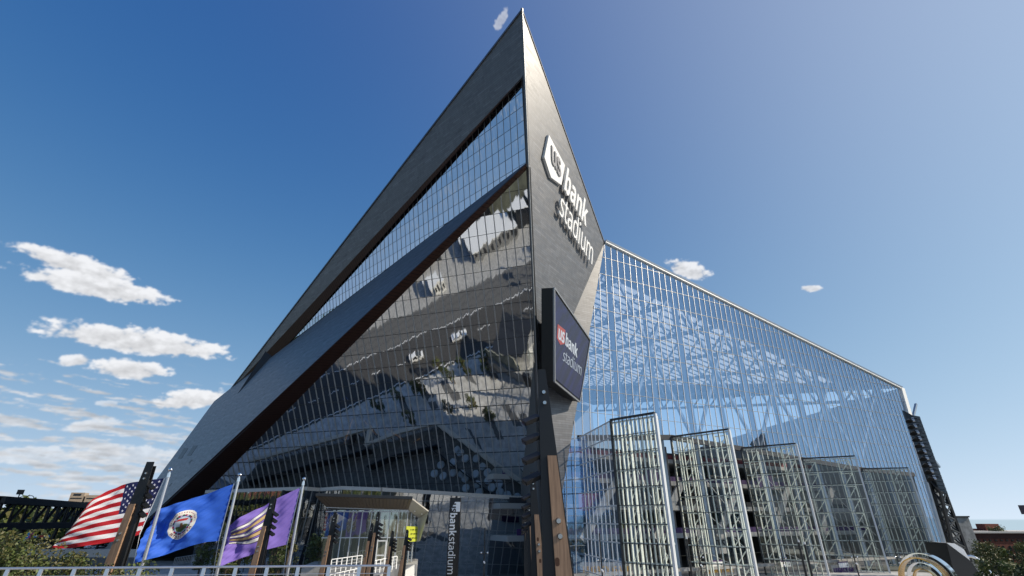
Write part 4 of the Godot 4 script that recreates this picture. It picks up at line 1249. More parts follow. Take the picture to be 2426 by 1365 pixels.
func street_furniture() -> void:
	# the terrace the picture is taken from, its railing in front
	var t := thing("terrace", "raised concrete terrace at the near edge of the plaza", "terrace")
	structure(t)
	box(t, "deck", Vector3(-8, 6.6, -0.6), Vector3(24, 0.5, 17.6), M.concrete)
	box(t, "deck", Vector3(-11.6, 6.6, -12.25), Vector3(16.8, 0.5, 5.7), M.concrete)
	for k in 5:
		box(t, "pier", Vector3(-18.5 + k * 4.0, 3.17, -8.0), Vector3(0.8, 6.34, 1.2), M.concrete)
	var r := thing("near_railing", "silver railing with thin wires across the lower left foreground", "railing")
	railing(r, Vector3(-13.778, 7.866, -14.1), Vector3(-3.348, 7.866, -15.005), 13, 1.06, 5, 0.028, M.pole_silver, Vector3(0, 0, 0.12))
	# ramp railings before the pavilion
	var rails := [[Vector3(-18.16, 5.376, -55.0), Vector3(-15.7, 5.629, -57.0), "upper white railing of the pavilion ramp, left of the doors"], [Vector3(-16.792, 4.42, -51.0), Vector3(-14.771, 4.765, -53.0), "lower white railing of the pavilion ramp, left of the doors"], [Vector3(-14.058, 5.228, -55.0), Vector3(-12.021, 5.552, -57.0), "white ramp railing before the pavilion doors"]]
	for q in rails:
		var o := thing("ramp_railing", q[2], "railing", Vector3.ZERO, 0.0, "white railings along the pavilion ramp")
		railing(o, q[0], q[1], 6, 1.15, 3, 0.045, M.frame_white)
	var rp := thing("pavilion_ramp", "pale concrete ramp rising to the pavilion doors", "ramp")
	solid_part(rp, "slab", [Vector3(-16.844, 3.383, -52.0), Vector3(-12.434, 4.33, -52.0), Vector3(-12.82, 4.285, -59.0), Vector3(-18.627, 3.779, -59.0)], Vector3(0, -0.3, 0), M.concrete)
	# slim black lamp posts with paired lamps
	for q in [[Vector3(-3.555, 8.012, -70.0), 1.00, "slim black lamp post standing right of the black pylon sign"],
		[Vector3(10.137, 7.556, -62.0), 1.00, "slim lamp post before the first glass door"],
		[Vector3(22.779, 7.027, -70.0), 1.50, "thick dark post with pale cap between the first and second doors"],
		[Vector3(24.8, 7.021, -72.0), 1.00, "slim lamp post before the left part of the second door"],
		[Vector3(37.696, 6.487, -76.0), 1.00, "slim lamp post before the third glass door"],
		[Vector3(39.424, 6.502, -74.0), 1.50, "thick dark post with pale cap, left one of a pair"],
		[Vector3(39.083, 6.32, -72.0), 1.70, "thick dark post with pale cap, right one of a pair"],
		[Vector3(50.227, 6.299, -80.0), 1.00, "slim lamp post before the fourth glass door"],
		[Vector3(59.368, 5.873, -84.0), 1.00, "slim lamp post before the fifth glass door"]]:
		var o := thing("lamp_post", q[2], "lamp post", Vector3(q[0].x, 0, q[0].z), 0.0, "slim black lamp posts by the glass doors")
		var h: float = q[0].y
		var w: float = q[1]
		tube(o, "pole", Vector3.ZERO, Vector3(0, h - 0.3, 0), 0.10 * w, 0.075 * w, M.black_steel, 12)
		tube(o, "cap", Vector3(0, h - 0.3, 0), Vector3(0, h, 0), 0.08 * w, 0.08 * w, M.frame_light if w > 1.2 else M.black_steel, 12)
		if w < 1.2:
			for sx in [-1.0, 1.0]:
				var arm := node(o, "side_lamp")
				tube(arm, "bracket", Vector3(0, h * 0.62, 0), Vector3(0.34 * sx, h * 0.64, 0.1), 0.03, 0.03, M.black_steel, 8)
				ball(arm, "globe", Vector3(0.4 * sx, h * 0.645, 0.12), 0.12, M.chrome)
			tube(o, "camera_box", Vector3(-0.05, h * 0.52, 0.1), Vector3(0.08, h * 0.50, 0.32), 0.09, 0.09, M.sign_white, 10)
	# floodlight tower at the right
	var lt := thing("floodlight_tower", "leaning black lattice tower with a tall louvred floodlight bank at right", "light tower")
	var fp := [Vector3(79.777, 27.59, -96.0), Vector3(80.413, 27.252, -95.4), Vector3(80.326, 13.17, -95.4), Vector3(79.474, 13.39, -96.0)]
	var sd := [Vector3(80.199, 29.164, -98.5), Vector3(79.944, 27.628, -96.2), Vector3(79.64, 13.4, -96.2), Vector3(80.138, 15.626, -98.5)]
	solid_part(lt, "louvre_backing", fp, Vector3(0.05, 0, -0.4), M.black_steel)
	for k in 21:
		var a: Vector3 = fp[0].lerp(fp[3], (k + 0.06) / 21.0)
		var b: Vector3 = fp[1].lerp(fp[2], (k + 0.06) / 21.0)
		var c: Vector3 = fp[1].lerp(fp[2], (k + 0.93) / 21.0)
		var d: Vector3 = fp[0].lerp(fp[3], (k + 0.93) / 21.0)
		solid_part(lt, "louvre_slat", [a, b, c, d], Vector3(-0.02, 0.05, 0.18), M.slat_grey)
	solid_part(lt, "side_panel", [sd[0], sd[1], sd[2], sd[3]], Vector3(0.1, 0, -0.4), M.black_steel)
	for k in 10:
		var c: Vector3 = Vector3(78.158, 26.577, -95.5).lerp(Vector3(78.225, 15.974, -95.5), k / 9.0)
		var fl := node(lt, "floodlight", c)
		fl.rotation = Vector3(-0.5, -0.5, 0)
		var cone := CylinderMesh.new()
		cone.top_radius = 0.12
		cone.bottom_radius = 0.62
		cone.height = 0.55
		cone.radial_segments = 14
		meshed(fl, "hood", cone, M.black_steel)
		box(fl, "ballast", Vector3(0.75, 0.15, -0.1), Vector3(0.4, 0.75, 0.3), M.frame_light)
		beam(fl, "yoke", Vector3(0.1, 0.3, 0), Vector3(1.4, 0.25, 0), 0.14, 0.14, M.black_steel)
	var tl := [Vector3(79.719, 15.745, -97.5), Vector3(78.45, 13.599, -94.5), Vector3(80.97, 13.478, -96.5)]
	var bl := [Vector3(79.017, 4.832, -97.5), Vector3(77.019, 3.668, -94.5), Vector3(80.946, 2.253, -96.5)]
	for k in 3:
		beam(lt, "leg", bl[k], tl[k], 0.42, 0.42, M.black_steel)
	for k in 5:
		for e in 3:
			var f := (e + 1) % 3
			var a: Vector3 = bl[e].lerp(tl[e], k / 5.0)
			var b: Vector3 = bl[f].lerp(tl[f], (k + 1) / 5.0)
			beam(lt, "lattice_brace", a, b, 0.22, 0.22, M.black_steel)
			beam(lt, "lattice_ring", bl[e].lerp(tl[e], (k + 1) / 5.0), b, 0.24, 0.24, M.black_steel)
	var wd := thing("black_wedge_base", "black wedge shaped plinth with a white sloping top under the lattice tower", "plinth")
	solid_part(wd, "wedge", [Vector3(71.027, 5.542, -88.0), Vector3(73.823, 3.025, -88.0), Vector3(74.891, 0.636, -88.0), Vector3(74.546, -1.071, -88.0), Vector3(70.298, -1.071, -88.0)], Vector3(0.3, 0, -5.0), M.black_steel)
	solid_part(wd, "white_top", [Vector3(71.12, 5.568, -88.1), Vector3(72.394, 5.477, -88.1), Vector3(73.559, 4.629, -88.1), Vector3(73.932, 3.077, -88.1)], Vector3(0.3, 0.1, -4.0), M.white_paint)
	# coiled metal sculpture
	var sp := thing("ring_sculpture", "coiled chrome and golden metal ring sculpture at the lower right", "sculpture", Vector3(46.593, 2.784, -62.0), -0.95)
	for k in 4:
		var st := new_st()
		var rr := [2.8, 2.4, 1.9, 1.3][k] as float
		var wd_ := [1.1, 1.6, 1.0, 0.8][k] as float
		var zo := [-0.7, 0.25, -0.1, 0.3][k] as float
		for i in 40:
			var a0 := PI * (-0.08 + 1.16 * i / 40.0)
			var a1 := PI * (-0.08 + 1.16 * (i + 1) / 40.0)
			var p0 := Vector3(cos(a0) * rr, sin(a0) * rr, zo + 0.5 * cos(a0))
			var p1 := Vector3(cos(a1) * rr, sin(a1) * rr, zo + 0.5 * cos(a1))
			var q0 := p0 + Vector3(0, 0, wd_)
			var q1 := p1 + Vector3(0, 0, wd_)
			var i0 := Vector3(cos(a0), sin(a0), 0)
			var i1 := Vector3(cos(a1), sin(a1), 0)
			tri(st, p0, q0, q1, i0)
			tri(st, p0, q1, p1, i0)
			tri(st, p0 - i0 * 0.1, q0 - i0 * 0.1, q1 - i1 * 0.1, -i0)
			tri(st, p0 - i0 * 0.1, q1 - i1 * 0.1, p1 - i1 * 0.1, -i0)
			tri(st, q0, q1, q1 - i1 * 0.1, Vector3(0, 0, 1))
			tri(st, q0, q1 - i1 * 0.1, q0 - i0 * 0.1, Vector3(0, 0, 1))
			tri(st, p0, p1, p1 - i1 * 0.1, Vector3(0, 0, -1))
			tri(st, p0, p1 - i1 * 0.1, p0 - i0 * 0.1, Vector3(0, 0, -1))
		meshed(sp, "metal_band", st.commit(), [M.chrome, M.gold, M.chrome, M.gold][k])
	var ar := thing("chrome_arch", "thin chrome arch standing beside the black wedge", "sculpture", Vector3(75.644, 0.152, -90.0), -0.4)
	var ast := new_st()
	for i in 20:
		var a0 := PI * i / 20.0
		var a1 := PI * (i + 1) / 20.0
		add_tube(ast, Vector3(cos(a0) * 2.0, sin(a0) * 3.4, 0), Vector3(cos(a1) * 2.0, sin(a1) * 3.4, 0), 0.22, 0.22, 10, false)
	meshed(ar, "bent_tube", ast.commit(), M.chrome)
	# small signs and a screen fence to the left
	var bs := thing("blue_notice", "small blue notice board standing in the shaded plaza at left", "sign", Vector3(-62.569, 1.53, -88.0))
	box(bs, "board", Vector3(0, 1.2, 0), Vector3(1.1, 1.3, 0.08), M.sign_blue)
	for k in 2:
		box(bs, "leg", Vector3(-0.4 + k * 0.8, 0.3, 0), Vector3(0.06, 0.6, 0.06), M.frame_light)
	var fn := thing("crowd_barrier", "row of dark barrier rails in the shade beside the podium", "barrier")
	railing(fn, Vector3(-56.846, 3.186, -92.0), Vector3(-52.537, 3.809, -92.0), 16, 1.1, 2, 0.04, M.frame_grey)
	var hz := thing("edge_sign_box", "dark square sign box entering the picture at the far right edge", "sign", Vector3(67.981, 10.38, -70.0), -0.7)
	box(hz, "box", Vector3(1.0, -0.2, 0), Vector3(2.2, 1.1, 0.4), M.sign_dark)
	tube(hz, "post", Vector3(2.0, -0.6, 0), Vector3(2.0, -10.38, 0), 0.12, 0.12, M.black_steel)

# ---------------------------------------------------------------- plants, cars, buildings further off
func foliage(sd: int, rx: float, ry: float, clumps: int, leaves: int, size: float, upright: float) -> ArrayMesh:
	var rg := RandomNumberGenerator.new()
	rg.seed = sd
	var st := new_st()
	var cols := [Color(0.050, 0.072, 0.020), Color(0.085, 0.110, 0.028), Color(0.120, 0.135, 0.035), Color(0.040, 0.058, 0.022), Color(0.100, 0.095, 0.030)]
	for c in clumps:
		var a := rg.randf() * TAU
		var rad := sqrt(rg.randf())
		var hgt := rg.randf_range(-1.0, 1.0)
		var shrink := sqrt(maxf(0.05, 1.0 - hgt * hgt)) if hgt < 0.0 else 1.0 - hgt * upright
		var cc := Vector3(cos(a) * rad * rx * shrink, hgt * ry, sin(a) * rad * rx * shrink)
		var cr := rg.randf_range(0.22, 0.42) * rx
		var col: Color = cols[rg.randi() % 5]
		for l in leaves:
			var d := Vector3(rg.randfn(), rg.randfn() * 1.25, rg.randfn()).limit_length(1.7) * cr * 0.6
			var p := cc + d
			var s := size * rg.randf_range(0.6, 1.3)
			var b := Basis(Vector3(rg.randfn(), rg.randfn(), rg.randfn()).normalized(), rg.randf() * TAU)
			var x := b.x * s
			var y := b.y * s * 0.6
			var lc := col * rg.randf_range(0.75, 1.3)
			lc.a = 1.0
			var n := b.z
			for v in [[-x, -y * 0.1], [y, x * 0.1], [x, y * 0.1], [-x, -y * 0.1], [x, y * 0.1], [-y, -x * 0.1]]:
				st.set_color(lc)
				st.set_normal(n)
				st.add_vertex(p + v[0] + v[1])
	return st.commit()

func tree(called: String, sd: int, h: float, rx: float, clumps: int, leaves: int, size: float, upright: float, label: String, cat: String, group: String, at: Vector3) -> Node3D:
	var o := thing(called, label, cat, at, 0.0, group)
	var rg := RandomNumberGenerator.new()
	rg.seed = sd
	var st := new_st()
	add_tube(st, Vector3.ZERO, Vector3(0.05, h * 0.35, 0), h * 0.022, h * 0.017, 8)
	for k in 7:
		var a := rg.randf() * TAU
		var y := h * rg.randf_range(0.18, 0.45)
		add_tube(st, Vector3(0.03, y, 0), Vector3(cos(a) * rx * 0.6, y + h * rg.randf_range(0.25, 0.45), sin(a) * rx * 0.6), h * 0.011, h * 0.004, 6)
	add_tube(st, Vector3(0.05, h * 0.35, 0), Vector3(0, h * 0.9, 0.05), h * 0.017, h * 0.004, 8)
	meshed(o, "trunk", st.commit(), M.bark)
	meshed(o, "crown", foliage(sd, rx, h * 0.38, clumps, leaves, size, upright), M.leaves, Transform3D(Basis(), Vector3(0, h * 0.6, 0)))
	return o

func make_car(label: String, paint: Material, van: bool, group: String) -> Node3D:
	var o := thing("parked_car", label, "car", Vector3.ZERO, 0.0, group)
	var w := 0.92
	var lower := [Vector3(-2.2, 0.32, -w), Vector3(2.2, 0.32, -w), Vector3(2.28, 0.62, -w), Vector3(2.1, 0.88, -w), Vector3(0.9, 0.98, -w), Vector3(-2.1, 1.0, -w), Vector3(-2.28, 0.7, -w)]
	solid_part(o, "body", lower, Vector3(0, 0, 2 * w), paint)
	var top := 1.85 if van else 1.45
	var cab := [Vector3(-2.15 if van else -1.7, 0.99, -0.80), Vector3(1.25, 0.98, -0.80), Vector3(0.5, top, -0.72), Vector3(-2.0 if van else -1.0, top, -0.72)]
	solid_part(o, "cabin", cab, Vector3(0, 0, 1.52), paint)
	for sz in [-1.0, 1.0]:
		solid_part(o, "side_window", [Vector3(-1.5, 1.04, 0.79 * sz), Vector3(1.0, 1.04, 0.79 * sz), Vector3(0.45, top - 0.1, 0.775 * sz), Vector3(-1.2, top - 0.1, 0.775 * sz)], Vector3(0, 0, 0.03 * sz), M.window_dark)
	solid_part(o, "windscreen", [Vector3(1.24, 1.02, -0.7), Vector3(1.24, 1.02, 0.7), Vector3(0.58, top - 0.08, 0.64), Vector3(0.58, top - 0.08, -0.64)], Vector3(0.06, 0.04, 0), M.window_dark)
	for x in [-1.4, 1.4]:
		for sz in [-1.0, 1.0]:
			var wh := node(o, "wheel", Vector3(x, 0.33, 0.86 * sz))
			tube(wh, "tyre", Vector3(0, 0, -0.1), Vector3(0, 0, 0.1), 0.33, 0.33, M.black_steel, 16)
			tube(wh, "rim", Vector3(0, 0, 0.085 * sz), Vector3(0, 0, 0.115 * sz), 0.2, 0.18, M.bolt_steel, 12)
	for sz in [-1.0, 1.0]:
		box(o, "headlight", Vector3(2.2, 0.72, 0.62 * sz), Vector3(0.12, 0.14, 0.36), M.frame_light)
		box(o, "tail_light", Vector3(-2.22, 0.82, 0.66 * sz), Vector3(0.08, 0.16, 0.3), M.tail_red)
	return o

func simple_block(called: String, label: String, at: Vector3, size: Vector3, wall: Material, roof: Material, floors: int, cols: int, turn := 0.0) -> Node3D:
	var o := thing(called, label, "building", at, turn)
	box(o, "wall", Vector3(0, size.y * 0.5, 0), size, wall)
	box(o, "roof", Vector3(0, size.y + 0.15, 0), Vector3(size.x + 0.4, 0.3, size.z + 0.4), roof)
	for side in 2:
		for f in floors:
			for c in cols:
				var y := size.y * (f + 0.55) / floors
				if side == 0:
					box(o, "window", Vector3(size.x * ((c + 0.5) / cols - 0.5), y, size.z * 0.5 + 0.02), Vector3(size.x / cols * 0.55, size.y / floors * 0.5, 0.1), M.window_dark)
				else:
					box(o, "window", Vector3(size.x * 0.5 + 0.02, y, size.z * ((c + 0.5) / cols - 0.5)), Vector3(0.1, size.y / floors * 0.5, size.z / cols * 0.55), M.window_dark)
	return o

func surroundings() -> void:
	# plaza trees, seen again in the leaning glass
	var tg := "young trees planted on the plaza"
	var t0 := tree("plaza_tree", 31, 7.6, 1.35, 26, 60, 0.15, 0.6, "young upright tree on the plaza left of the entry pavilion", "tree", tg, Vector3(-40.0, 0.0, -80.0))
	var t1 := tree("plaza_tree", 47, 7.2, 1.5, 28, 60, 0.15, 0.5, "bushy young tree at the left foot of the entry pavilion", "tree", tg, Vector3(-24.5, 0.0, -67.0))
	var t2 := tree("plaza_tree", 58, 7.9, 1.25, 24, 60, 0.15, 0.7, "slim young tree beside the podium glass", "tree", tg, Vector3(-33.0, 0.0, -75.0))
	var k := 0
	for p in [Vector3(-45.0, 0.0, -84.0), Vector3(-50.0, 0.0, -88.0), Vector3(-29.5, 0.0, -71.5), Vector3(-37.841, 0.0, -72.741), Vector3(-41.142, 0.0, -80.351), Vector3(-30.197, 0.0, -70.977), Vector3(-38.127, 0.0, -89.004), Vector3(-24.466, 0.0, -69.214), Vector3(-28.697, 0.0, -83.816), Vector3(-22.985, 0.0, -80.821), Vector3(-16.972, 0.0, -82.938)]:
		copy([t0, t1, t2][k % 3], p, rng.randf() * TAU, "young plaza tree left of the pavilion, %s in its grove counted from the left" % ["first", "second", "third", "fourth", "fifth", "sixth", "seventh", "eighth", "ninth", "tenth", "eleventh", "twelfth"][k], tg)
		k += 1
	# nearer shrubs behind the railing
	var sg := "leafy shrubs behind the near railing"
	var s0 := tree("leafy_shrub", 71, 8.48, 1.7, 80, 150, 0.06, 0.45, "tall leafy shrub at the lower left corner", "shrub", sg, Vector3(-18.899, 0.0, -20.0))
	var s1 := tree("leafy_shrub", 72, 7.67, 1.5, 70, 150, 0.06, 0.55, "leafy shrub below the end of the striped flag", "shrub", sg, Vector3(-18.133, 0.0, -22.0))
	var labels := ["leafy shrub just right of the corner shrub", "low leafy shrub under the middle of the striped flag", "thin leafy shrub left of the first timber mast", "leafy shrub behind the left end of the railing"]
	k = 0
	for p in [Vector3(-18.695, 0.0, -21.0), Vector3(-16.357, 0.0, -21.0), Vector3(-14.006, 0.0, -20.0), Vector3(-17.552, 0.0, -18.0)]:
		copy([s0, s1][k % 2], p, 1.0 + k * 1.7, labels[k], sg).scale = Vector3.ONE * ([0.956, 0.989, 0.868, 1.106][k])
		k += 1
	# cars
	var white: Material = M.car_white
	var c0 := make_car("white van driving along the road beside the plaza", white, true, "cars on the road")
	c0.position = Vector3(-49.051, 0.01, -69.646)
	c0.rotation.y = -0.68
	var c1 := make_car("white saloon car ahead of the white van on the road", white, false, "cars on the road")
	c1.position = Vector3(-38.838, 0.01, -60.168)
	c1.rotation.y = -0.68
	var paints := [["silver", M.car_silver], ["white", M.car_white], ["black", M.car_black], ["red", M.car_red]]
	var protos := []
	for q in paints:
		var cc := make_car("small %s car parked in the far lot at left" % q[0], q[1], false, "cars parked in the far lot")
		protos.append(cc)
	for i in 34:
		var row := i / 12
		var p := Vector3(-206.0 + (i % 12) * 8.6 + row * 3.0, 0.0, -168.0 - row * 16.0)
		var where := "small %%s car, %s from left in the %s row of the far car park" % [["first", "second", "third", "fourth", "fifth", "sixth", "seventh", "eighth", "ninth", "tenth", "eleventh", "twelfth"][i % 12], ["front", "middle", "back"][row]]
		var kind: int = i if i < 4 else [0, 1, 2, 0, 1, 2, 1, 3, 0, 2][(i * 7 + row) % 10]
		var pr: Node3D = protos[kind]
		if i < 4:
			protos[i].position = p
			protos[i].rotation.y = 1.35
			protos[i].set_meta("label", where % paints[kind][0])
		else:
			copy(pr, p, 1.35 + (PI if i % 3 == 0 else 0.0), where % paints[kind][0], "cars parked in the far lot")
	structure(sheet("car_park", PackedVector2Array([Vector2(-240, -150), Vector2(-95, -150), Vector2(-105, -225), Vector2(-260, -225)]), 0.0, M.asphalt))
	# retaining wall below the lot
	var rw := thing("retaining_wall", "long pale retaining wall below the car park at left", "wall")
	box(rw, "wall", Vector3(-97.048, 2.423, -118.0), Vector3(38.709, 1.5, 1.0), M.ledge_stone)
	box(rw, "dark_foot", Vector3(-97.048, 2.423, -118.0) + Vector3(0, -1.65, 0.6), Vector3(38.7, 1.8, 0.5), M.concrete_dark)
	# covered footbridge
	var sk := thing("covered_footbridge", "long dark covered footbridge with slanting trusses at far left", "bridge")
	var a := Vector3(-91.28, 12.59, -88.0)
	var b := Vector3(-120.745, 12.59, -163.785)
	var dn := Vector3(0, -5.34, 0)
	var side := Vector3(0.35, 0, -0.94) * 4.0
	for o in [Vector3.ZERO, side]:
		beam(sk, "roof_beam", a + o + Vector3(0, -0.5, 0), b + o + Vector3(0, -0.5, 0), 0.6, 1.1, M.black_steel)
		beam(sk, "floor_beam", a + o + dn + Vector3(0, 0.6, 0), b + o + dn + Vector3(0, 0.6, 0), 0.6, 1.2, M.black_steel)
		for i in 17:
			var p: Vector3 = (a + o).lerp(b + o, i / 17.0)
			var q: Vector3 = (a + o).lerp(b + o, (i + 0.75) / 17.0)
			beam(sk, "truss_strut", p + dn + Vector3(0, 1, 0), q + Vector3(0, -0.9, 0), 0.32, 0.3, M.black_steel)
			beam(sk, "truss_post", p + dn + Vector3(0, 1, 0), p + Vector3(0, -0.9, 0), 0.25, 0.25, M.black_steel)
	solid_part(sk, "roof", [a, b, b + side, a + side], Vector3(0, 0.15, 0), M.black_steel)
	solid_part(sk, "floor", [a + dn, b + dn, b + dn + side, a + dn + side], Vector3(0, 0.3, 0), M.frame_dark)
	for i in 5:
		var p := a.lerp(b, 0.2 + i * 0.19) + side * 0.5
		beam(sk, "leg", Vector3(p.x - 0.8, 0, p.z), p + dn, 0.45, 0.45, M.black_steel)
	var fl := thing("bridge_floodlight", "small square floodlight on the footbridge roof", "floodlight", Vector3(-94.446, 12.74, -99.187))
	box(fl, "head", Vector3(0, 1.0, 0), Vector3(1.0, 0.85, 0.25), M.black_steel, 0.6)
	box(fl, "stem", Vector3(0, 0.3, 0), Vector3(0.12, 0.7, 0.12), M.black_steel)
	var hp := thing("bridge_hoop", "small bent hoop on the footbridge roof", "hoop", Vector3(-96.071, 12.74, -103.365))
	var hst := new_st()
	for i in 10:
		var u0 := PI * i / 10.0
		var u1 := PI * (i + 1) / 10.0
		add_tube(hst, Vector3(cos(u0) * 0.8, sin(u0) * 0.55, 0), Vector3(cos(u1) * 0.8, sin(u1) * 0.55, 0), 0.06, 0.06, 8, false)
	meshed(hp, "bent_tube", hst.commit(), M.black_steel)
	var bn := thing("striped_banner", "yellow, blue and pink slanting banner in front of the car park", "banner", Vector3(-128.071, 4.079, -140.0))
	for i in 4:
		solid_part(bn, "stripe", [Vector3(i * 0.75, 0, 0), Vector3(i * 0.75 + 0.72, 0, 0), Vector3(i * 0.75 + 1.3, 2.0, 0), Vector3(i * 0.75 + 0.58, 2.0, 0)], Vector3(0, 0, -0.08), [M.banner_yellow, M.banner_blue, M.banner_pink, M.banner_yellow][i])
	for i in 2:
		box(bn, "post", Vector3(0.4 + i * 2.6, -1.2, -0.15), Vector3(0.1, 2.6, 0.1), M.black_steel)
	var ls := thing("long_blue_sign", "long low blue sign with a red middle beside the striped banner", "sign", Vector3(-128.071, 4.079, -140.0) + Vector3(4.0, 0.6, 0.3))
	for i in 3:
		box(ls, "panel", Vector3(i * 1.4, 0.4, 0), Vector3(1.3, 0.5, 0.1), [M.banner_blue, M.tail_red, M.banner_blue][i])
		box(ls, "post", Vector3(i * 1.4, -0.9, -0.1), Vector3(0.08, 2.2, 0.08), M.black_steel)
	# beige tower far beyond the footbridge
	var bt := thing("beige_tower", "distant beige tower block above the footbridge", "building", Vector3(-492.658, 0.0, -600.0), 0.35)
	for e in [[Vector3(-7, 0, 0), Vector3(13, 36.8, 12), M.beige_stone], [Vector3(8.5, 0, 1), Vector3(14, 34.3, 12), M.beige_stone], [Vector3(-15.5, 0, -2), Vector3(5, 26.5, 10), M.concrete_dark]]:
		box(bt, "block", e[0] + Vector3(0, e[1].y * 0.5, 0), e[1], e[2])
	for i in 4:
		for j in 2:
			box(bt, "window_band", Vector3(-7 + j * 15.5, 36.8 - 6.0 - i * 4.2, 6.1 + j), Vector3(10.5, 1.1, 0.3), M.window_dark)
	box(bt, "roof_opening", Vector3(-7, 36.8 - 2.2, 6.1), Vector3(7, 2.2, 0.3), M.window_dark)
	# red brick warehouse far right
	var bb := thing("brick_warehouse", "long red brick warehouse with rows of arched windows at far right", "building", Vector3(249.989, -13.0, -290.0), 0.000)
	var H := 15.5
	box(bb, "wall", Vector3(60, H * 0.5, -15), Vector3(120, H, 30), M.brick)
	box(bb, "cornice", Vector3(60, H + 0.3, -14.6), Vector3(121.5, 0.9, 31.5), M.ledge_stone)
	box(bb, "attic_band", Vector3(60, H - 1.6, 0.1), Vector3(120, 2.4, 0.4), M.brick_dark)
	for i in 40:
		box(bb, "attic_window", Vector3(2.0 + i * 3.0, H - 3.6, 0.15), Vector3(1.3, 0.9, 0.4), M.window_dark)
		for j in 3:
			var x := 2.0 + i * 3.0 + (0.35 if i % 2 else -0.35)
			var wn := node(bb, "arched_window", Vector3(x, H - 7.6 - j * 4.0, 0.0))
			box(wn, "pane", Vector3(0, 0, 0.08), Vector3(1.15, 1.9, 0.25), M.window_dark)
			tube(wn, "arch", Vector3(0, 0.95, 0.0), Vector3(0, 0.95, 0.2), 0.57, 0.57, M.window_dark, 10)
	box(bb, "dark_wing", Vector3(-9, H * 0.5 - 0.2, -10), Vector3(18, H + 0.2, 22), M.brick_dark)
	box(bb, "stair_tower", Vector3(-7, H + 2.6, -14), Vector3(5.2, 6.0, 6), M.brick)
	box(bb, "roof_plant", Vector3(3.5, H + 1.2, -16), Vector3(13, 2.4, 8), M.brick_dark)
	box(bb, "roof_house", Vector3(24, H + 2.2, -16), Vector3(8, 4.2, 6), M.brick)
	box(bb, "roof_house", Vector3(14, H + 0.9, -18), Vector3(9, 1.8, 6), M.brick_dark)
	for e in [[8.0, 4.4], [17.0, 3.6], [20.0, 2.2]]:
		tube(bb, "flue", Vector3(e[0], H, -14), Vector3(e[0], H + e[1], -14), 0.25, 0.2, M.brick_dark, 8)
	for e in [9.0, 31.0]:
		meshed(bb, "roof_planting", foliage(90 + int(e), 4.0, 1.1, 26, 40, 0.35, 0.2), M.leaves, Transform3D(Basis(), Vector3(e - 12.0, H + 1.2, -6)))
	var wbk := thing("grey_white_block", "pale grey block standing behind the lattice tower", "building", Vector3(206.7, -13.0, -250.0))
	box(wbk, "wall", Vector3(0, 11.5, 0), Vector3(9, 22.9, 12), M.roof_grey)
	box(wbk, "flat_roof", Vector3(0, 23.2, 0), Vector3(9.6, 0.6, 13), M.frame_dark)
	# trees at the right
	var rt := tree("street_tree", 81, 13.09, 4.8, 60, 70, 0.26, 0.35, "dark green street tree before the brick warehouse", "tree", "street trees before the warehouse", Vector3(173.925, -11.677, -200.0))
	copy(rt, Vector3(180.562, -11.57, -190.0), 2.0, "street tree at the right edge of the picture", "street trees before the warehouse")
	var rb := tree("low_bush", 83, 4.71, 1.5, 40, 60, 0.18, 0.3, "low sunlit bush at the lower right corner", "shrub", "bushes at the lower right", Vector3(53.243, 0.0, -58.0))
	copy(rb, Vector3(53.977, 0.0, -62.0), 1.2, "low bush beside the black wedge", "bushes at the lower right")
	# low buildings and pavements across the road, met mostly as reflections
	simple_block("pale_roofed_hall", "low hall with a pale grey flat roof across the road", Vector3(-47, 0, -19), Vector3(13, 4.6, 18), M.concrete_dark, M.roof_pale, 1, 6, 0.68)
	simple_block("dark_glass_office", "low dark office with a pale roof beside the road", Vector3(-31, 0, 2.5), Vector3(11, 4.6, 13), M.frame_dark, M.roof_pale, 2, 6, 0.68)
	simple_block("grey_depot", "long grey depot beyond the tram lines", Vector3(-76, 0, -33), Vector3(18, 6.5, 22), M.frame_dark, M.roof_grey, 2, 8, 0.68)
	simple_block("brick_row", "red brick row beyond the tram lines", Vector3(-95, 0, -66), Vector3(16, 6.0, 20), M.brick, M.roof_grey, 2, 7, 0.68)
	simple_block("white_kiosk", "small white kiosk beside the tram lines", Vector3(-57, 0, -42.5), Vector3(6, 3.6, 5), M.canopy_white, M.roof_pale, 1, 3, 0.68)
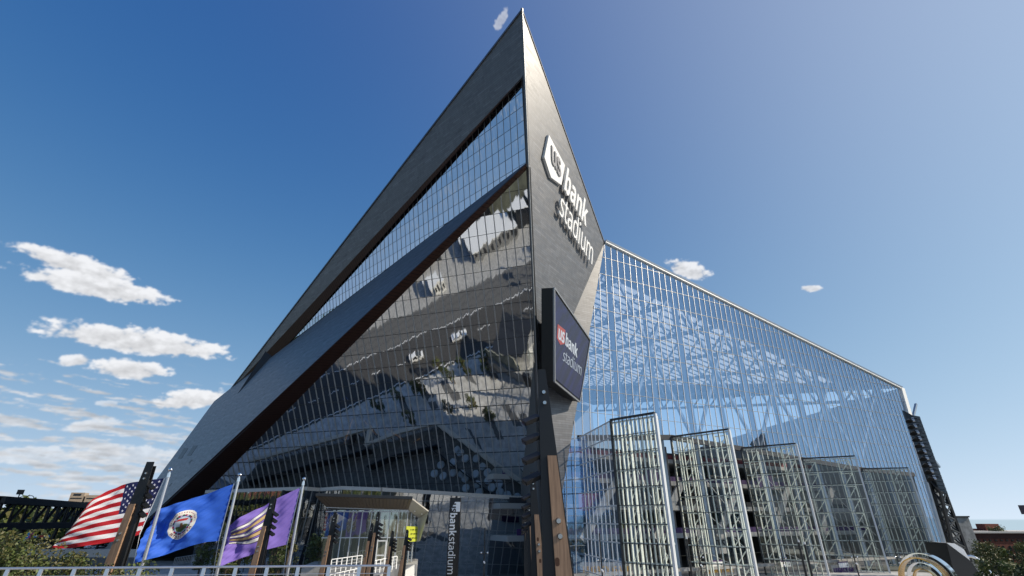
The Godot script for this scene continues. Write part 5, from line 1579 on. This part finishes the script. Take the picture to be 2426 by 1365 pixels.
	simple_block("black_store", "black flat roofed store behind the pale hall", Vector3(-60, 0, -8), Vector3(12, 6.0, 14), M.black_steel, M.roof_grey, 1, 5, 0.68)
	simple_block("glass_annex", "dark glass annex with a white roof deck across the road", Vector3(-38, 0, -8.5), Vector3(5, 7.0, 6), M.window_dark, M.roof_pale, 1, 2, 0.68)
	var big := [[-420, 60, 30, 26, 22], [-520, -60, 44, 20, 30], [-640, 30, 60, 34, 30], [-380, 160, 50, 18, 30], [-760, -160, 50, 28, 40], [-560, 200, 40, 40, 30], [-330, -30, 26, 10, 30]]
	k = 0
	for e in big:
		simple_block("city_block", ["tall pale city block", "wide brick city block", "tall grey city block", "low concrete city block", "far beige city block", "highest city block", "low pale warehouse"][k] + " far off to the left", Vector3(e[0], 0, e[1]), Vector3(e[2], e[3], e[4]), [M.concrete, M.brick, M.beige_stone][k % 3], M.roof_grey, 5, 7, 0.4)
		k += 1
	# woodland belts that read as one mass
	var mm := MultiMesh.new()
	mm.transform_format = MultiMesh.TRANSFORM_3D
	mm.mesh = foliage(99, 4.2, 4.0, 40, 26, 0.8, 0.3)
	var spots := []
	for i in 1500:
		var az := rng.randf_range(-2.2, -0.55)
		var d := 230.0 + 1900.0 * pow(rng.randf(), 1.4)
		spots.append(Vector3(sin(az) * d, 0, -cos(az) * d))
	for i in 80:
		var az := rng.randf_range(0.62, 1.2)
		var d := rng.randf_range(380.0, 620.0)
		spots.append(Vector3(sin(az) * d, ground_height(sin(az) * d, -cos(az) * d) - 2.0, -cos(az) * d))
	mm.instance_count = spots.size()
	for i in spots.size():
		var sc := rng.randf_range(0.8, 1.7) * (1.0 + maxf(0.0, spots[i].length() - 500.0) / 900.0)
		mm.set_instance_transform(i, Transform3D(Basis(Vector3.UP, rng.randf() * TAU).scaled(Vector3(sc, sc * rng.randf_range(0.8, 1.2), sc)), spots[i] + Vector3(0, 3.4 * sc, 0)))
	var mmi := MultiMeshInstance3D.new()
	mmi.multimesh = mm
	mmi.material_override = M.leaves
	put(self, mmi, "far_woodland")
	mmi.set_meta("kind", "stuff")
	tag(mmi, "belt of distant trees along the horizon", "woodland")
